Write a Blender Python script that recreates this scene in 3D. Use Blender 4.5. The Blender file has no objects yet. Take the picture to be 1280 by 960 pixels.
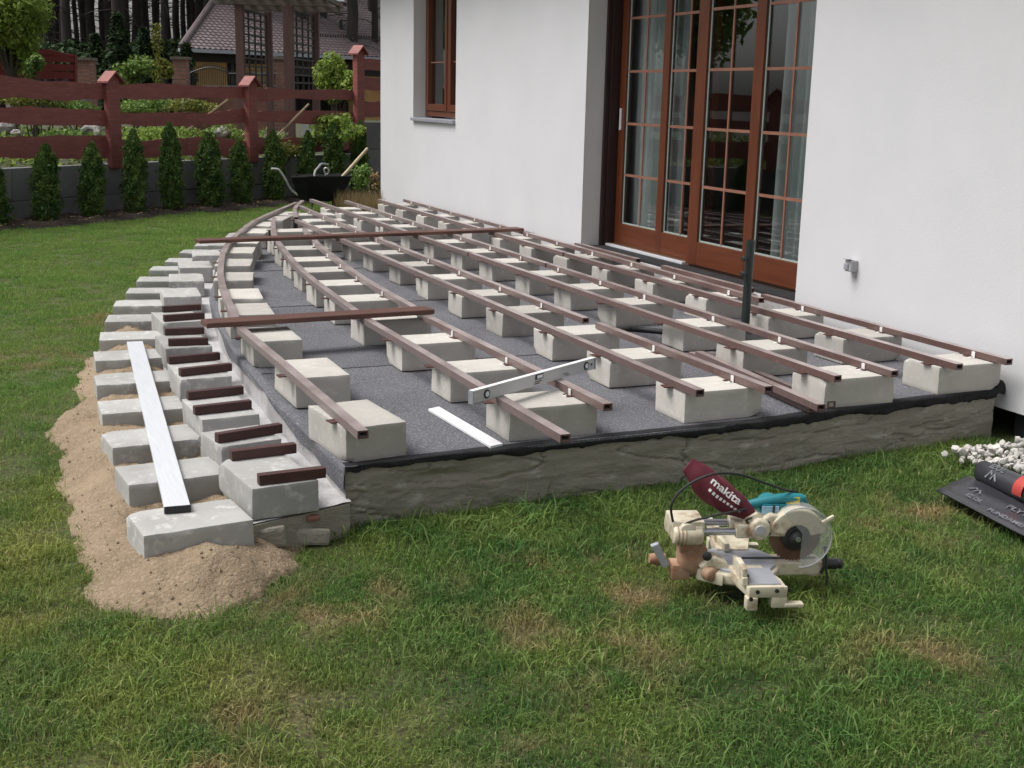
import bpy, bmesh, math, random
import numpy as np
from mathutils import Vector, Matrix, noise
random.seed(7); rng = np.random.default_rng(7)
R = math.radians
S = bpy.context.scene
COL = S.collection

# ------------------------------------------------------------------ camera
F_PX = 1550.0; PITCH = R(13.1); ROLL = R(1.3); YAW = R(-23.5407); EYE = Vector((0, 0, 1.32))
def ray(px, py):
    """world direction of a survey sight line (photo pixels, 1280x960)"""
    x, y = px - 640, py - 480
    c, s = math.cos(ROLL), math.sin(ROLL)
    u = x*c + y*s; v = -x*s + y*c
    cp, sp = math.cos(PITCH), math.sin(PITCH)
    f = F_PX*cp - v*sp; z = -F_PX*sp - v*cp
    c, s = math.cos(YAW), math.sin(YAW)
    return Vector((u*c - f*s, u*s + f*c, z))
def on_z(px, py, z):
    d = ray(px, py); return EYE + d*((z - EYE.z)/d.z)
FWD = Vector((-math.sin(YAW), math.cos(YAW), 0))          # horizontal heading
RGT = Vector((math.cos(YAW), math.sin(YAW), 0))
def at(px, py, dist):
    d = ray(px, py); return EYE + d*(dist/d.dot(FWD))
cam = bpy.data.cameras.new('camera'); cam_o = bpy.data.objects.new('camera', cam); COL.objects.link(cam_o)
fw = ray(640, 480).normalized(); rt = (ray(641, 480) - ray(640, 480)).normalized(); dn = fw.cross(rt)
up = rt.cross(fw)
cam_o.matrix_world = Matrix(((rt.x, up.x, -fw.x, EYE.x), (rt.y, up.y, -fw.y, EYE.y), (rt.z, up.z, -fw.z, EYE.z), (0, 0, 0, 1)))
cam.sensor_width = 36; cam.lens = 36*F_PX/1280; cam.clip_start = .05; cam.clip_end = 2000
S.camera = cam_o

# ------------------------------------------------------------------ sky, sun, exposure
SUN_EL, SUN_AZ = R(60), R(-70)            # azimuth from +Y towards +X: the light comes over the lawn on the left
W = bpy.data.worlds.new('World'); S.world = W; W.use_nodes = True
nt = W.node_tree; bg = nt.nodes['Background']
sky = nt.nodes.new('ShaderNodeTexSky'); sky.sky_type = 'NISHITA'; sky.sun_disc = False
sky.sun_elevation = SUN_EL; sky.sun_rotation = SUN_AZ; sky.air_density = 1.0; sky.dust_density = 4.0; sky.ozone_density = 1.0
hs = nt.nodes.new('ShaderNodeHueSaturation'); hs.inputs['Saturation'].default_value = .22     # overcast: grey-white cloud light
nt.links.new(sky.outputs[0], hs.inputs['Color']); nt.links.new(hs.outputs[0], bg.inputs['Color'])
bg.inputs['Strength'].default_value = .12
sl = bpy.data.lights.new('sun', 'SUN'); sl.energy = 2.2; sl.angle = R(32); sl.color = (1, .975, .94)
so = bpy.data.objects.new('sun', sl); COL.objects.link(so)
sd = Vector((math.sin(SUN_AZ)*math.cos(SUN_EL), math.cos(SUN_AZ)*math.cos(SUN_EL), math.sin(SUN_EL)))
so.rotation_euler = sd.to_track_quat('Z', 'Y').to_euler(); so.location = (-6, 4, 9)
vs = S.view_settings; vs.view_transform = 'Standard'; vs.look = 'None'; vs.gamma = 1; vs.exposure = 0.46

# ------------------------------------------------------------------ helpers
def lin(r, g, b, k=1.0):
    f = lambda c: (c/255/12.92 if c/255 <= .04045 else ((c/255 + .055)/1.055)**2.4)*k
    return (f(r), f(g), f(b), 1)
def tag(o, label=None, cat=None, group=None, kind=None):
    if label: o['label'] = label
    if cat: o['category'] = cat
    if group: o['group'] = group
    if kind: o['kind'] = kind
    return o
def thing(name, loc, label, cat, group=None):
    o = bpy.data.objects.new(name, None); COL.objects.link(o); o.location = loc; o.empty_display_size = .1
    return tag(o, label, cat, group)
def base_of(o):
    v = Vector((0, 0, 0))
    while o: v = v + o.location; o = o.parent
    return v
def link_mesh(name, me, parent=None, loc=None):
    o = bpy.data.objects.new(name, me); COL.objects.link(o)
    if parent: o.parent = parent
    if loc is not None: o.location = loc
    return o
class MB:
    """collects shapes given in world (or, with T, local) coordinates and links them as one mesh"""
    def __init__(s, T=None): s.v = []; s.f = []; s.T = T
    def add(s, vs, fs):
        n = len(s.v)
        for p in vs:
            p = Vector(p); s.v.append(s.T @ p if s.T else p)
        s.f += [tuple(i + n for i in f) for f in fs]
        return s
    def box(s, c, d, rz=0, ry=0, rx=0):
        M = Matrix.Rotation(rz, 3, 'Z') @ Matrix.Rotation(ry, 3, 'Y') @ Matrix.Rotation(rx, 3, 'X')
        vs = [Vector(c) + M @ Vector((x*d[0]/2, y*d[1]/2, z*d[2]/2)) for z in (-1, 1) for y in (-1, 1) for x in (-1, 1)]
        return s.add(vs, [(0, 2, 3, 1), (4, 5, 7, 6), (0, 1, 5, 4), (2, 6, 7, 3), (0, 4, 6, 2), (1, 3, 7, 5)])
    def span(s, a, b):
        a, b = Vector(a), Vector(b); return s.box((a + b)/2, (abs(b.x - a.x), abs(b.y - a.y), abs(b.z - a.z)))
    def bar(s, a, b, w, h, upv=(0, 0, 1)):
        a, b = Vector(a), Vector(b); d = (b - a).normalized(); sd_ = d.cross(Vector(upv))
        if sd_.length < 1e-4: sd_ = d.cross(Vector((1, 0, 0)))
        sd_.normalize(); u = sd_.cross(d)
        vs = [p + sd_*(x*w/2) + u*(y*h/2) for p in (a, b) for (x, y) in ((-1, -1), (1, -1), (1, 1), (-1, 1))]
        return s.add(vs, [(0, 1, 2, 3), (4, 7, 6, 5), (0, 4, 5, 1), (1, 5, 6, 2), (2, 6, 7, 3), (3, 7, 4, 0)])
    def tube(s, pts, r, n=8, cap=True):
        pts = [Vector(p) for p in pts]; m = len(pts); rs = r if isinstance(r, (list, tuple)) else [r]*m
        vs = []; ref = None
        for i, p in enumerate(pts):
            d = (pts[min(i + 1, m - 1)] - pts[max(i - 1, 0)]).normalized()
            if ref is None:
                ref = d.cross(Vector((0, 0, 1)))
                if ref.length < .05: ref = d.cross(Vector((1, 0, 0)))
            ref = (ref - d*ref.dot(d)).normalized(); b = d.cross(ref)
            for k in range(n):
                a = 2*math.pi*k/n; vs.append(p + (ref*math.cos(a) + b*math.sin(a))*rs[i])
        fs = [(i*n + k, i*n + (k + 1) % n, (i + 1)*n + (k + 1) % n, (i + 1)*n + k) for i in range(m - 1) for k in range(n)]
        if cap: fs += [tuple(range(n))[::-1], tuple((m - 1)*n + k for k in range(n))]
        return s.add(vs, fs)
    def lathe(s, o, ax, prof, n=20):
        """prof: list of (radius, distance along ax)"""
        o, ax = Vector(o), Vector(ax).normalized(); a = ax.cross(Vector((0, 0, 1)))
        if a.length < .05: a = ax.cross(Vector((1, 0, 0)))
        a.normalize(); b = ax.cross(a); vs = []
        for r_, t in prof:
            for k in range(n):
                g = 2*math.pi*k/n; vs.append(o + ax*t + (a*math.cos(g) + b*math.sin(g))*r_)
        m = len(prof)
        fs = [(i*n + k, i*n + (k + 1) % n, (i + 1)*n + (k + 1) % n, (i + 1)*n + k) for i in range(m - 1) for k in range(n)]
        fs += [tuple(range(n))[::-1], tuple((m - 1)*n + k for k in range(n))]
        return s.add(vs, fs)
    def prism(s, poly, z0, z1):
        n = len(poly)
        vs = [(x, y, z0) for x, y in poly] + [(x, y, z1) for x, y in poly]
        return s.add(vs, [tuple(range(n))[::-1], tuple(range(n, 2*n))] + [(i, (i + 1) % n, n + (i + 1) % n, n + i) for i in range(n)])
    def extrude(s, pts, d):
        """closed 3D outline pushed along d"""
        n = len(pts); d = Vector(d)
        return s.add([Vector(p) for p in pts] + [Vector(p) + d for p in pts],
                     [tuple(range(n))[::-1], tuple(range(n, 2*n))] + [(i, (i + 1) % n, n + (i + 1) % n, n + i) for i in range(n)])
    def mesh(s, name, m, off=Vector((0, 0, 0)), bevel=0, smooth=False, seg=2):
        me = bpy.data.meshes.new(name); me.from_pydata([tuple(p - off) for p in s.v], [], s.f)
        bm = bmesh.new(); bm.from_mesh(me); bmesh.ops.recalc_face_normals(bm, faces=bm.faces)
        if bevel:
            es = [e for e in bm.edges if len(e.link_faces) == 2 and e.calc_face_angle(0) > R(35)]
            bmesh.ops.bevel(bm, geom=es, offset=bevel, segments=seg, affect='EDGES', profile=.6, clamp_overlap=True)
        bm.to_mesh(me); bm.free()
        if smooth:
            me.polygons.foreach_set('use_smooth', [True]*len(me.polygons)); me.set_sharp_from_angle(angle=R(40))
        if m: me.materials.append(m)
        return me
    def build(s, name, m, parent=None, bevel=0, smooth=False, loc=None, seg=2):
        off = base_of(parent) if parent else Vector(loc or (0, 0, 0))
        return link_mesh(name, s.mesh(name, m, off, bevel, smooth, seg), parent, None if parent else off)
def grid_mesh(name, P, m, parent=None, smooth=True):
    """P: (rows, cols, 3) array of points"""
    r_, c_, _ = P.shape; off = base_of(parent) if parent else Vector((0, 0, 0))
    me = bpy.data.meshes.new(name)
    I = np.arange(r_*c_).reshape(r_, c_)
    q = np.stack([I[:-1, :-1], I[:-1, 1:], I[1:, 1:], I[1:, :-1]], -1).reshape(-1, 4)
    me.from_pydata((P.reshape(-1, 3) - np.array(off)).tolist(), [], q.tolist())
    me.polygons.foreach_set('use_smooth', [smooth]*len(me.polygons))
    me.materials.append(m)
    return link_mesh(name, me, parent)
def cards(name, pos, nrm, size, m, aspect=1.6, parent=None, fold=0, loc=None):
    """many leaf quads: pos (n,3), nrm (n,3), size (n,); loc = origin they are stored about"""
    n = len(pos); nrm = nrm/np.linalg.norm(nrm, axis=1, keepdims=True)
    t = rng.normal(size=(n, 3)); t -= (t*nrm).sum(1, keepdims=True)*nrm; t /= np.linalg.norm(t, axis=1, keepdims=True)
    b = np.cross(nrm, t); s_ = size[:, None]
    a_ = pos - t*s_*aspect/2; c_ = pos + t*s_*aspect/2
    l_ = pos + b*s_/2 + nrm*s_*.12; r_ = pos - b*s_/2 + nrm*s_*.12
    V = np.stack([a_, l_, c_, r_], 1).reshape(-1, 3)
    me = bpy.data.meshes.new(name)
    me.vertices.add(4*n); me.vertices.foreach_set('co', V.astype(np.float32).ravel())
    me.loops.add(4*n); me.loops.foreach_set('vertex_index', np.arange(4*n, dtype=np.int32))
    me.polygons.add(n); me.polygons.foreach_set('loop_start', np.arange(0, 4*n, 4, dtype=np.int32))
    me.update(calc_edges=True); me.materials.append(m)
    return me
def fbm(x, y, z=0, o=4):
    return noise.fractal(Vector((x, y, z)), 1.0, 2.0, o)

# ------------------------------------------------------------------ materials
def mat(name, c1, c2=None, scale=6, rough=.8, bump=0, bscale=60, metal=0, stretch=(1, 1, 1), rnd=0, spec=.5, lo=.35, hi=.65,
        world=False, c3=None, s3=30, lo3=.55, hi3=.7, detail=6, bdist=.01, trans=0, island=0):
    m = bpy.data.materials.new(name); m.use_nodes = True; t = m.node_tree; N = t.nodes; L = t.links
    p = N['Principled BSDF']; p.inputs['Roughness'].default_value = rough; p.inputs['Metallic'].default_value = metal
    p.inputs['Specular IOR Level'].default_value = spec
    if world: vec = N.new('ShaderNodeNewGeometry').outputs['Position']
    else: vec = N.new('ShaderNodeTexCoord').outputs['Object']
    oi = N.new('ShaderNodeObjectInfo')
    sc = N.new('ShaderNodeVectorMath'); sc.operation = 'SCALE'; sc.inputs[0].default_value = (31, 17, 23); L.new(oi.outputs['Random'], sc.inputs['Scale'])
    ad = N.new('ShaderNodeVectorMath'); ad.operation = 'ADD'; L.new(vec, ad.inputs[0]); L.new(sc.outputs[0], ad.inputs[1])
    mp = N.new('ShaderNodeMapping'); mp.inputs['Scale'].default_value = stretch; L.new(vec if world else ad.outputs[0], mp.inputs[0]); vec = mp.outputs[0]
    def ns(s_, d=detail):
        n = N.new('ShaderNodeTexNoise'); n.inputs['Scale'].default_value = s_; n.inputs['Detail'].default_value = d; n.inputs['Roughness'].default_value = .62
        L.new(vec, n.inputs['Vector']); return n.outputs['Fac']
    def ramp(f, a, b):
        r_ = N.new('ShaderNodeMapRange'); r_.inputs[1].default_value = a; r_.inputs[2].default_value = b; L.new(f, r_.inputs[0]); return r_.outputs[0]
    def mix(f, a, b):
        x = N.new('ShaderNodeMix'); x.data_type = 'RGBA'
        for sck, val in ((x.inputs[6], a), (x.inputs[7], b)):
            if isinstance(val, tuple): sck.default_value = val
            else: L.new(val, sck)
        L.new(f, x.inputs[0]); return x.outputs[2]
    col = None
    if c2 is not None: col = mix(ramp(ns(scale), lo, hi), c1, c2)
    if c3 is not None: col = mix(ramp(ns(s3), lo3, hi3), col if col is not None else c1, c3)
    if rnd or island:
        h = N.new('ShaderNodeHueSaturation'); mr = N.new('ShaderNodeMapRange')
        k = rnd or island; mr.inputs[3].default_value = 1 - k; mr.inputs[4].default_value = 1 + k
        L.new(oi.outputs['Random'] if rnd else N.new('ShaderNodeNewGeometry').outputs['Random Per Island'], mr.inputs[0]); L.new(mr.outputs[0], h.inputs['Value'])
        if col is None: h.inputs['Color'].default_value = c1
        else: L.new(col, h.inputs['Color'])
        col = h.outputs[0]
    if col is None: p.inputs['Base Color'].default_value = c1
    else: L.new(col, p.inputs['Base Color'])
    if bump:
        b = N.new('ShaderNodeBump'); b.inputs['Strength'].default_value = bump; b.inputs['Distance'].default_value = bdist
        L.new(ns(bscale), b.inputs['Height']); L.new(b.outputs[0], p.inputs['Normal'])
    if trans:
        tr = N.new('ShaderNodeBsdfTranslucent'); ms = N.new('ShaderNodeMixShader'); ms.inputs[0].default_value = trans
        if col is None: tr.inputs[0].default_value = c1
        else: L.new(col, tr.inputs[0])
        L.new(p.outputs[0], ms.inputs[1]); L.new(tr.outputs[0], ms.inputs[2]); L.new(ms.outputs[0], N['Material Output'].inputs[0])
    return m
g = lambda v, k=1.0: (v, v*k, v*k*k, 1)
M = {}
M['block'] = mat('block_concrete', (.47, .445, .405, 1), (.40, .38, .345, 1), 4, .92, .35, 110, rnd=.17, c3=(.52, .50, .46, 1), s3=26, bdist=.004)
M['curb'] = mat('kerb_concrete', (.375, .37, .355, 1), (.30, .295, .28, 1), 4, .92, .4, 110, rnd=.17, c3=(.48, .475, .46, 1), s3=20, bdist=.004)
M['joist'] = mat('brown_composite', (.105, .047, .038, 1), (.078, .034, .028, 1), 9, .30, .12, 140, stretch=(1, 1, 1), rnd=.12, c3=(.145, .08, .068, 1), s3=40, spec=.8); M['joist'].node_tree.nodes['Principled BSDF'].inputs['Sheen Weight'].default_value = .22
def pale_tops(m, col, amt, lo, hi, sc):
    """paler, patchy colour on upward faces: painted sky sheen along with some dust"""
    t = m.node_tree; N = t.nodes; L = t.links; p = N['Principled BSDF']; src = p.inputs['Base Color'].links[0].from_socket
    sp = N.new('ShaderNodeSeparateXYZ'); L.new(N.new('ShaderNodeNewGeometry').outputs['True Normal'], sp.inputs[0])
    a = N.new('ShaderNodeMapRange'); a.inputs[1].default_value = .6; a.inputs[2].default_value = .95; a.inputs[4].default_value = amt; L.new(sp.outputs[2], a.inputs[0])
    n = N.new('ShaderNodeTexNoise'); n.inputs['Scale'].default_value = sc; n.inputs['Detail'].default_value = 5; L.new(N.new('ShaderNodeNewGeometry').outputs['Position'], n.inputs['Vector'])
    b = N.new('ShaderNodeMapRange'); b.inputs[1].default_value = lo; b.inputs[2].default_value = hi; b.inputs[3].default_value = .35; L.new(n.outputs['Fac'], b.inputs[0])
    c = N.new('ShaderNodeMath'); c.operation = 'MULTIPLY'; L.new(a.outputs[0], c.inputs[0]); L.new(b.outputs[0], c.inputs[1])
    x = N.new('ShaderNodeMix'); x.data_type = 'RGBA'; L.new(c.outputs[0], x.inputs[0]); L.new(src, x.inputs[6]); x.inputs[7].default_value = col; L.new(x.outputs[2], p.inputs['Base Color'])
pale_tops(M['joist'], (.44, .37, .35, 1), .62, .35, .6, 5)  # joist tops tinted pale: sky sheen put into the colour, with some dust
M['board'] = mat('brown_board', (.135, .062, .045, 1), (.10, .045, .034, 1), 6, .45, .2, 90, stretch=(1, 8, 4), rnd=.08)
M['stub'] = mat('dark_offcut', (.060, .022, .019, 1), (.042, .015, .013, 1), 14, .55, .15, 120, rnd=.15)
M['clip'] = mat('white_clip', (.74, .73, .71, 1), (.60, .59, .57, 1), 30, .45)
M['pad'] = mat('brown_pad', (.075, .028, .023, 1), (.055, .021, .018, 1), 30, .7)
M['membrane'] = mat('grit_membrane', (.100, .100, .111, 1), (.072, .072, .081, 1), 2.2, .85, .5, 330, c3=(.27, .27, .29, 1), s3=130, lo3=.54, hi3=.66, bdist=.004, detail=3)
M['bitumen'] = mat('black_bitumen', (.020, .020, .022, 1), (.034, .034, .036, 1), 12, .85, .5, 60, bdist=.01, spec=.15)
M['rough_conc'] = mat('rough_concrete', (.32, .295, .24, 1), (.22, .202, .165, 1), 2.4, .95, .6, 42, c3=(.42, .40, .35, 1), s3=9, bdist=.012, stretch=(1, 1, 2.2))
M['cement'] = mat('pale_cement', (.46, .45, .45, 1), (.34, .33, .33, 1), 9, .95, .6, 60, c3=(.25, .24, .235, 1), s3=26, lo3=.6, hi3=.72, bdist=.008)
M['plaster'] = mat('white_plaster', (.61, .605, .62, 1), (.575, .575, .59, 1), 1.1, .9, .28, 130, bdist=.004, c3=(.58, .58, .59, 1), s3=3.1, lo3=.62, hi3=.85)
M['reveal'] = mat('grey_plaster', (.66, .65, .63, 1), (.61, .60, .58, 1), 2, .92, .5, 130, bdist=.004)
M['wood'] = mat('stained_wood', (.125, .034, .013, 1), (.085, .023, .009, 1), 3, .36, .1, 60, stretch=(14, 14, 1), spec=.5)
M['woodH'] = mat('stained_wood_rail', (.135, .037, .014, 1), (.092, .025, .010, 1), 3, .36, .1, 60, stretch=(14, 1, 14), spec=.5)
M['wood_dark'] = mat('dark_stained_wood', (.030, .012, .009, 1), (.020, .008, .007, 1), 3, .5, .1, 60, stretch=(14, 14, 1))
M['muntin'] = mat('glazing_bar_wood', (.27, .125, .085, 1), (.21, .095, .062, 1), 8, .45)
M['spacer'] = mat('edge_seal', (.33, .40, .37, 1), None, rough=.4)
M['alu'] = mat('aluminium', (.76, .775, .81, 1), (.68, .695, .73, 1), 5, .34, .06, 80, metal=.25, stretch=(30, 1, 1), c3=(.78, .79, .80, 1), s3=4)
M['level'] = mat('satin_level', (.55, .555, .56, 1), (.50, .505, .51, 1), 6, .35)
M['white'] = mat('white_paint', (.78, .78, .79, 1), (.70, .70, .71, 1), 7, .4)
M['black'] = mat('black_plastic', (.018, .018, .019, 1), (.03, .03, .03, 1), 25, .45)
M['rubber'] = mat('black_rubber', (.013, .013, .014, 1), (.02, .02, .02, 1), 20, .6)
M['sand'] = mat('sand', (.30, .225, .145, 1), (.21, .152, .097, 1), 2.6, .97, .9, 70, world=True, c3=(.36, .28, .195, 1), s3=85, lo3=.5, hi3=.68, bdist=.015)
M['soil'] = mat('dark_mulch', (.035, .024, .018, 1), (.06, .042, .032, 1), 16, .97, .9, 60, world=True, c3=(.12, .09, .07, 1), s3=60, lo3=.62, hi3=.7, bdist=.03)
M['cream'] = mat('cream_casting', (.60, .55, .43, 1), (.50, .45, .34, 1), 9, .45, .12, 90, c3=(.27, .18, .11, 1), s3=19, lo3=.50, hi3=.70)
M['rust'] = mat('dusty_casting', (.22, .095, .045, 1), (.40, .27, .18, 1), 9, .75, .2, 60)
M['steel'] = mat('steel', (.55, .55, .57, 1), (.42, .42, .45, 1), 14, .28, metal=.9)
M['grey_metal'] = mat('grey_metal', (.40, .41, .45, 1), (.33, .34, .38, 1), 10, .45, metal=.3)
M['blade'] = mat('saw_blade', (.15, .075, .055, 1), (.23, .14, .11, 1), 12, .45, metal=.6)
M['teal'] = mat('teal_plastic', (.010, .15, .18, 1), (.014, .19, .22, 1), 8, .42)
M['blue_lt'] = mat('pale_blue_label', (.28, .46, .62, 1), None, rough=.4)
M['yellow'] = mat('yellow_label', (.55, .42, .02, 1), None, rough=.45)
M['bag'] = mat('burgundy_cloth', (.115, .008, .022, 1), (.075, .005, .014, 1), 16, .75, .25, 200)
M['print'] = mat('white_print', (.72, .69, .68, 1), None, rough=.7)
M['print_g'] = mat('grey_print', (.19, .20, .225, 1), (.10, .105, .12, 1), 25, .7)
M['red_band'] = mat('red_band', (.42, .035, .025, 1), (.36, .07, .055, 1), 12, .5)
M['sheet'] = mat('black_sheeting', (.030, .030, .036, 1), (.042, .042, .048, 1), 7, .36, .15, 40)
M['pebble'] = mat('white_pebble', (.52, .50, .47, 1), (.40, .38, .35, 1), 14, .8, .2, 60, island=.16)
M['rock'] = mat('garden_rock', (.36, .34, .32, 1), (.24, .225, .21, 1), 4, .92, .7, 12, rnd=.15, bdist=.05)
M['fence'] = mat('red_stained_plank', (.27, .080, .068, 1), (.195, .058, .050, 1), 4, .62, .45, 30, stretch=(1, 1, 7), rnd=.10, c3=(.33, .12, .11, 1), s3=9, bdist=.008)
M['fence_far'] = mat('red_far_plank', (.17, .018, .014, 1), (.12, .014, .012, 1), 4, .7, rnd=.1)
M['wall_conc'] = mat('weathered_wall', (.20, .20, .20, 1), (.135, .135, .138, 1), 1.6, .95, .5, 30, c3=(.16, .155, .15, 1), s3=7, bdist=.01, rnd=.08)
M['thuja'] = mat('thuja_scale', (.050, .105, .028, 1), (.125, .19, .045, 1), 5, .7, trans=.3, island=.45, spec=.25)
M['leaf'] = mat('bright_leaf', (.17, .27, .045, 1), (.28, .36, .075, 1), 3, .6, trans=.45, island=.35, spec=.3)
M['leaf_mid'] = mat('mid_leaf', (.11, .19, .045, 1), (.18, .27, .06, 1), 3, .6, trans=.3, island=.4, spec=.3)
M['leaf_yel'] = mat('yellow_leaf', (.20, .20, .035, 1), (.14, .17, .035, 1), 4, .6, trans=.35, island=.35, spec=.3)
M['leaf_dark'] = mat('dark_needles', (.024, .046, .020, 1), (.044, .070, .026, 1), 2, .75, trans=.15, island=.5, spec=.2)
M['bark'] = mat('pine_bark', (.050, .040, .036, 1), (.030, .025, .023, 1), 5, .95, .8, 9, stretch=(1, 1, .25), rnd=.2, bdist=.05)
M['twig'] = mat('grey_twig', (.10, .085, .07, 1), (.07, .06, .05, 1), 8, .9)
M['pergola'] = mat('pergola_wood', (.14, .075, .065, 1), (.10, .055, .05, 1), 4, .75, .2, 40, stretch=(8, 8, 1))
M['grey_wood'] = mat('weathered_beam', (.17, .14, .115, 1), (.11, .09, .075, 1), 4, .85, .3, 40)
M['lattice'] = mat('dark_lattice', (.020, .024, .022, 1), (.03, .034, .03, 1), 9, .6)
M['tile'] = mat('brown_roof_tile', (.165, .128, .13, 1), (.13, .10, .103, 1), 1.2, .5, rnd=.05, c3=(.18, .145, .15, 1), s3=5)
M['ybrick'] = mat('yellow_brick', (.52, .31, .11, 1), (.43, .25, .085, 1), 8, .85, rnd=.12)
M['rbrick'] = mat('red_brick', (.26, .13, .10, 1), (.19, .09, .07, 1), 8, .9, rnd=.18)
M['mortar'] = mat('mortar', (.42, .38, .34, 1), None, rough=.95)
M['dark_trim'] = mat('dark_trim', (.035, .026, .024, 1), None, rough=.6)
M['iron'] = mat('wrought_iron', (.018, .016, .016, 1), None, rough=.5)
M['sky_pane'] = mat('skylight_pane', (.75, .78, .82, 1), None, rough=.08)
M['tray'] = mat('black_tray', (.010, .010, .011, 1), (.015, .015, .016, 1), 5, .75, spec=.15)
M['galv'] = mat('galvanised_tube', (.42, .43, .42, 1), (.34, .35, .34, 1), 9, .4, metal=.5)
M['ash'] = mat('ash_handle', (.50, .40, .25, 1), (.40, .31, .18, 1), 6, .6, stretch=(1, 1, 6))
M['pole'] = mat('dark_green_tube', (.016, .024, .022, 1), (.022, .030, .028, 1), 6, .4)
M['curtain'] = mat('pale_curtain', (.60, .65, .66, 1), (.53, .59, .605, 1), 3, .9, trans=.35)
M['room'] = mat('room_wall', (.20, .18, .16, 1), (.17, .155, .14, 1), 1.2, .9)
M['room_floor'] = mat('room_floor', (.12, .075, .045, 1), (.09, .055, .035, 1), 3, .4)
M['socket'] = mat('grey_socket', (.40, .40, .41, 1), (.33, .33, .34, 1), 20, .5)
M['garden'] = mat('garden_ground', (.045, .065, .022, 1), (.060, .046, .030, 1), 1.3, .95, .6, 14, world=True, c3=(.12, .11, .085, 1), s3=7, lo3=.62, hi3=.7, bdist=.05)
M['curtain_grey'] = mat('grey_curtain', (.36, .36, .37, 1), (.30, .30, .31, 1), 3, .9)
M['dry'] = mat('dry_stalk', (.36, .26, .13, 1), (.26, .20, .09, 1), 4, .8, island=.3)
def glass_mat(name, tint, refl_rough=0.0):
    m = bpy.data.materials.new(name); m.use_nodes = True; N = m.node_tree.nodes; L = m.node_tree.links
    for n in list(N):
        if n.type == 'BSDF_PRINCIPLED': N.remove(n)
    fr = N.new('ShaderNodeFresnel'); mi = N.new('ShaderNodeMapRange'); mi.inputs[3].default_value = 1.6; mi.inputs[4].default_value = 1/1.6   # same reflection from both faces of the thin pane
    L.new(N.new('ShaderNodeNewGeometry').outputs['Backfacing'], mi.inputs[0]); L.new(mi.outputs[0], fr.inputs[0])
    tr = N.new('ShaderNodeBsdfTransparent'); tr.inputs[0].default_value = tint
    gl = N.new('ShaderNodeBsdfGlossy'); gl.inputs['Roughness'].default_value = refl_rough; gl.inputs['Color'].default_value = (.95, .97, 1, 1)
    x = N.new('ShaderNodeMixShader'); L.new(fr.outputs[0], x.inputs[0]); L.new(tr.outputs[0], x.inputs[1]); L.new(gl.outputs[0], x.inputs[2])
    L.new(x.outputs[0], N['Material Output'].inputs[0]); return m
M['glass'] = glass_mat('window_glass', (.86, .88, .87, 1))
M['guard'] = mat('clear_guard', (.62, .64, .62, 1), None, rough=.25); M['guard'].node_tree.nodes['Principled BSDF'].inputs['Alpha'].default_value = .24

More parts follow.
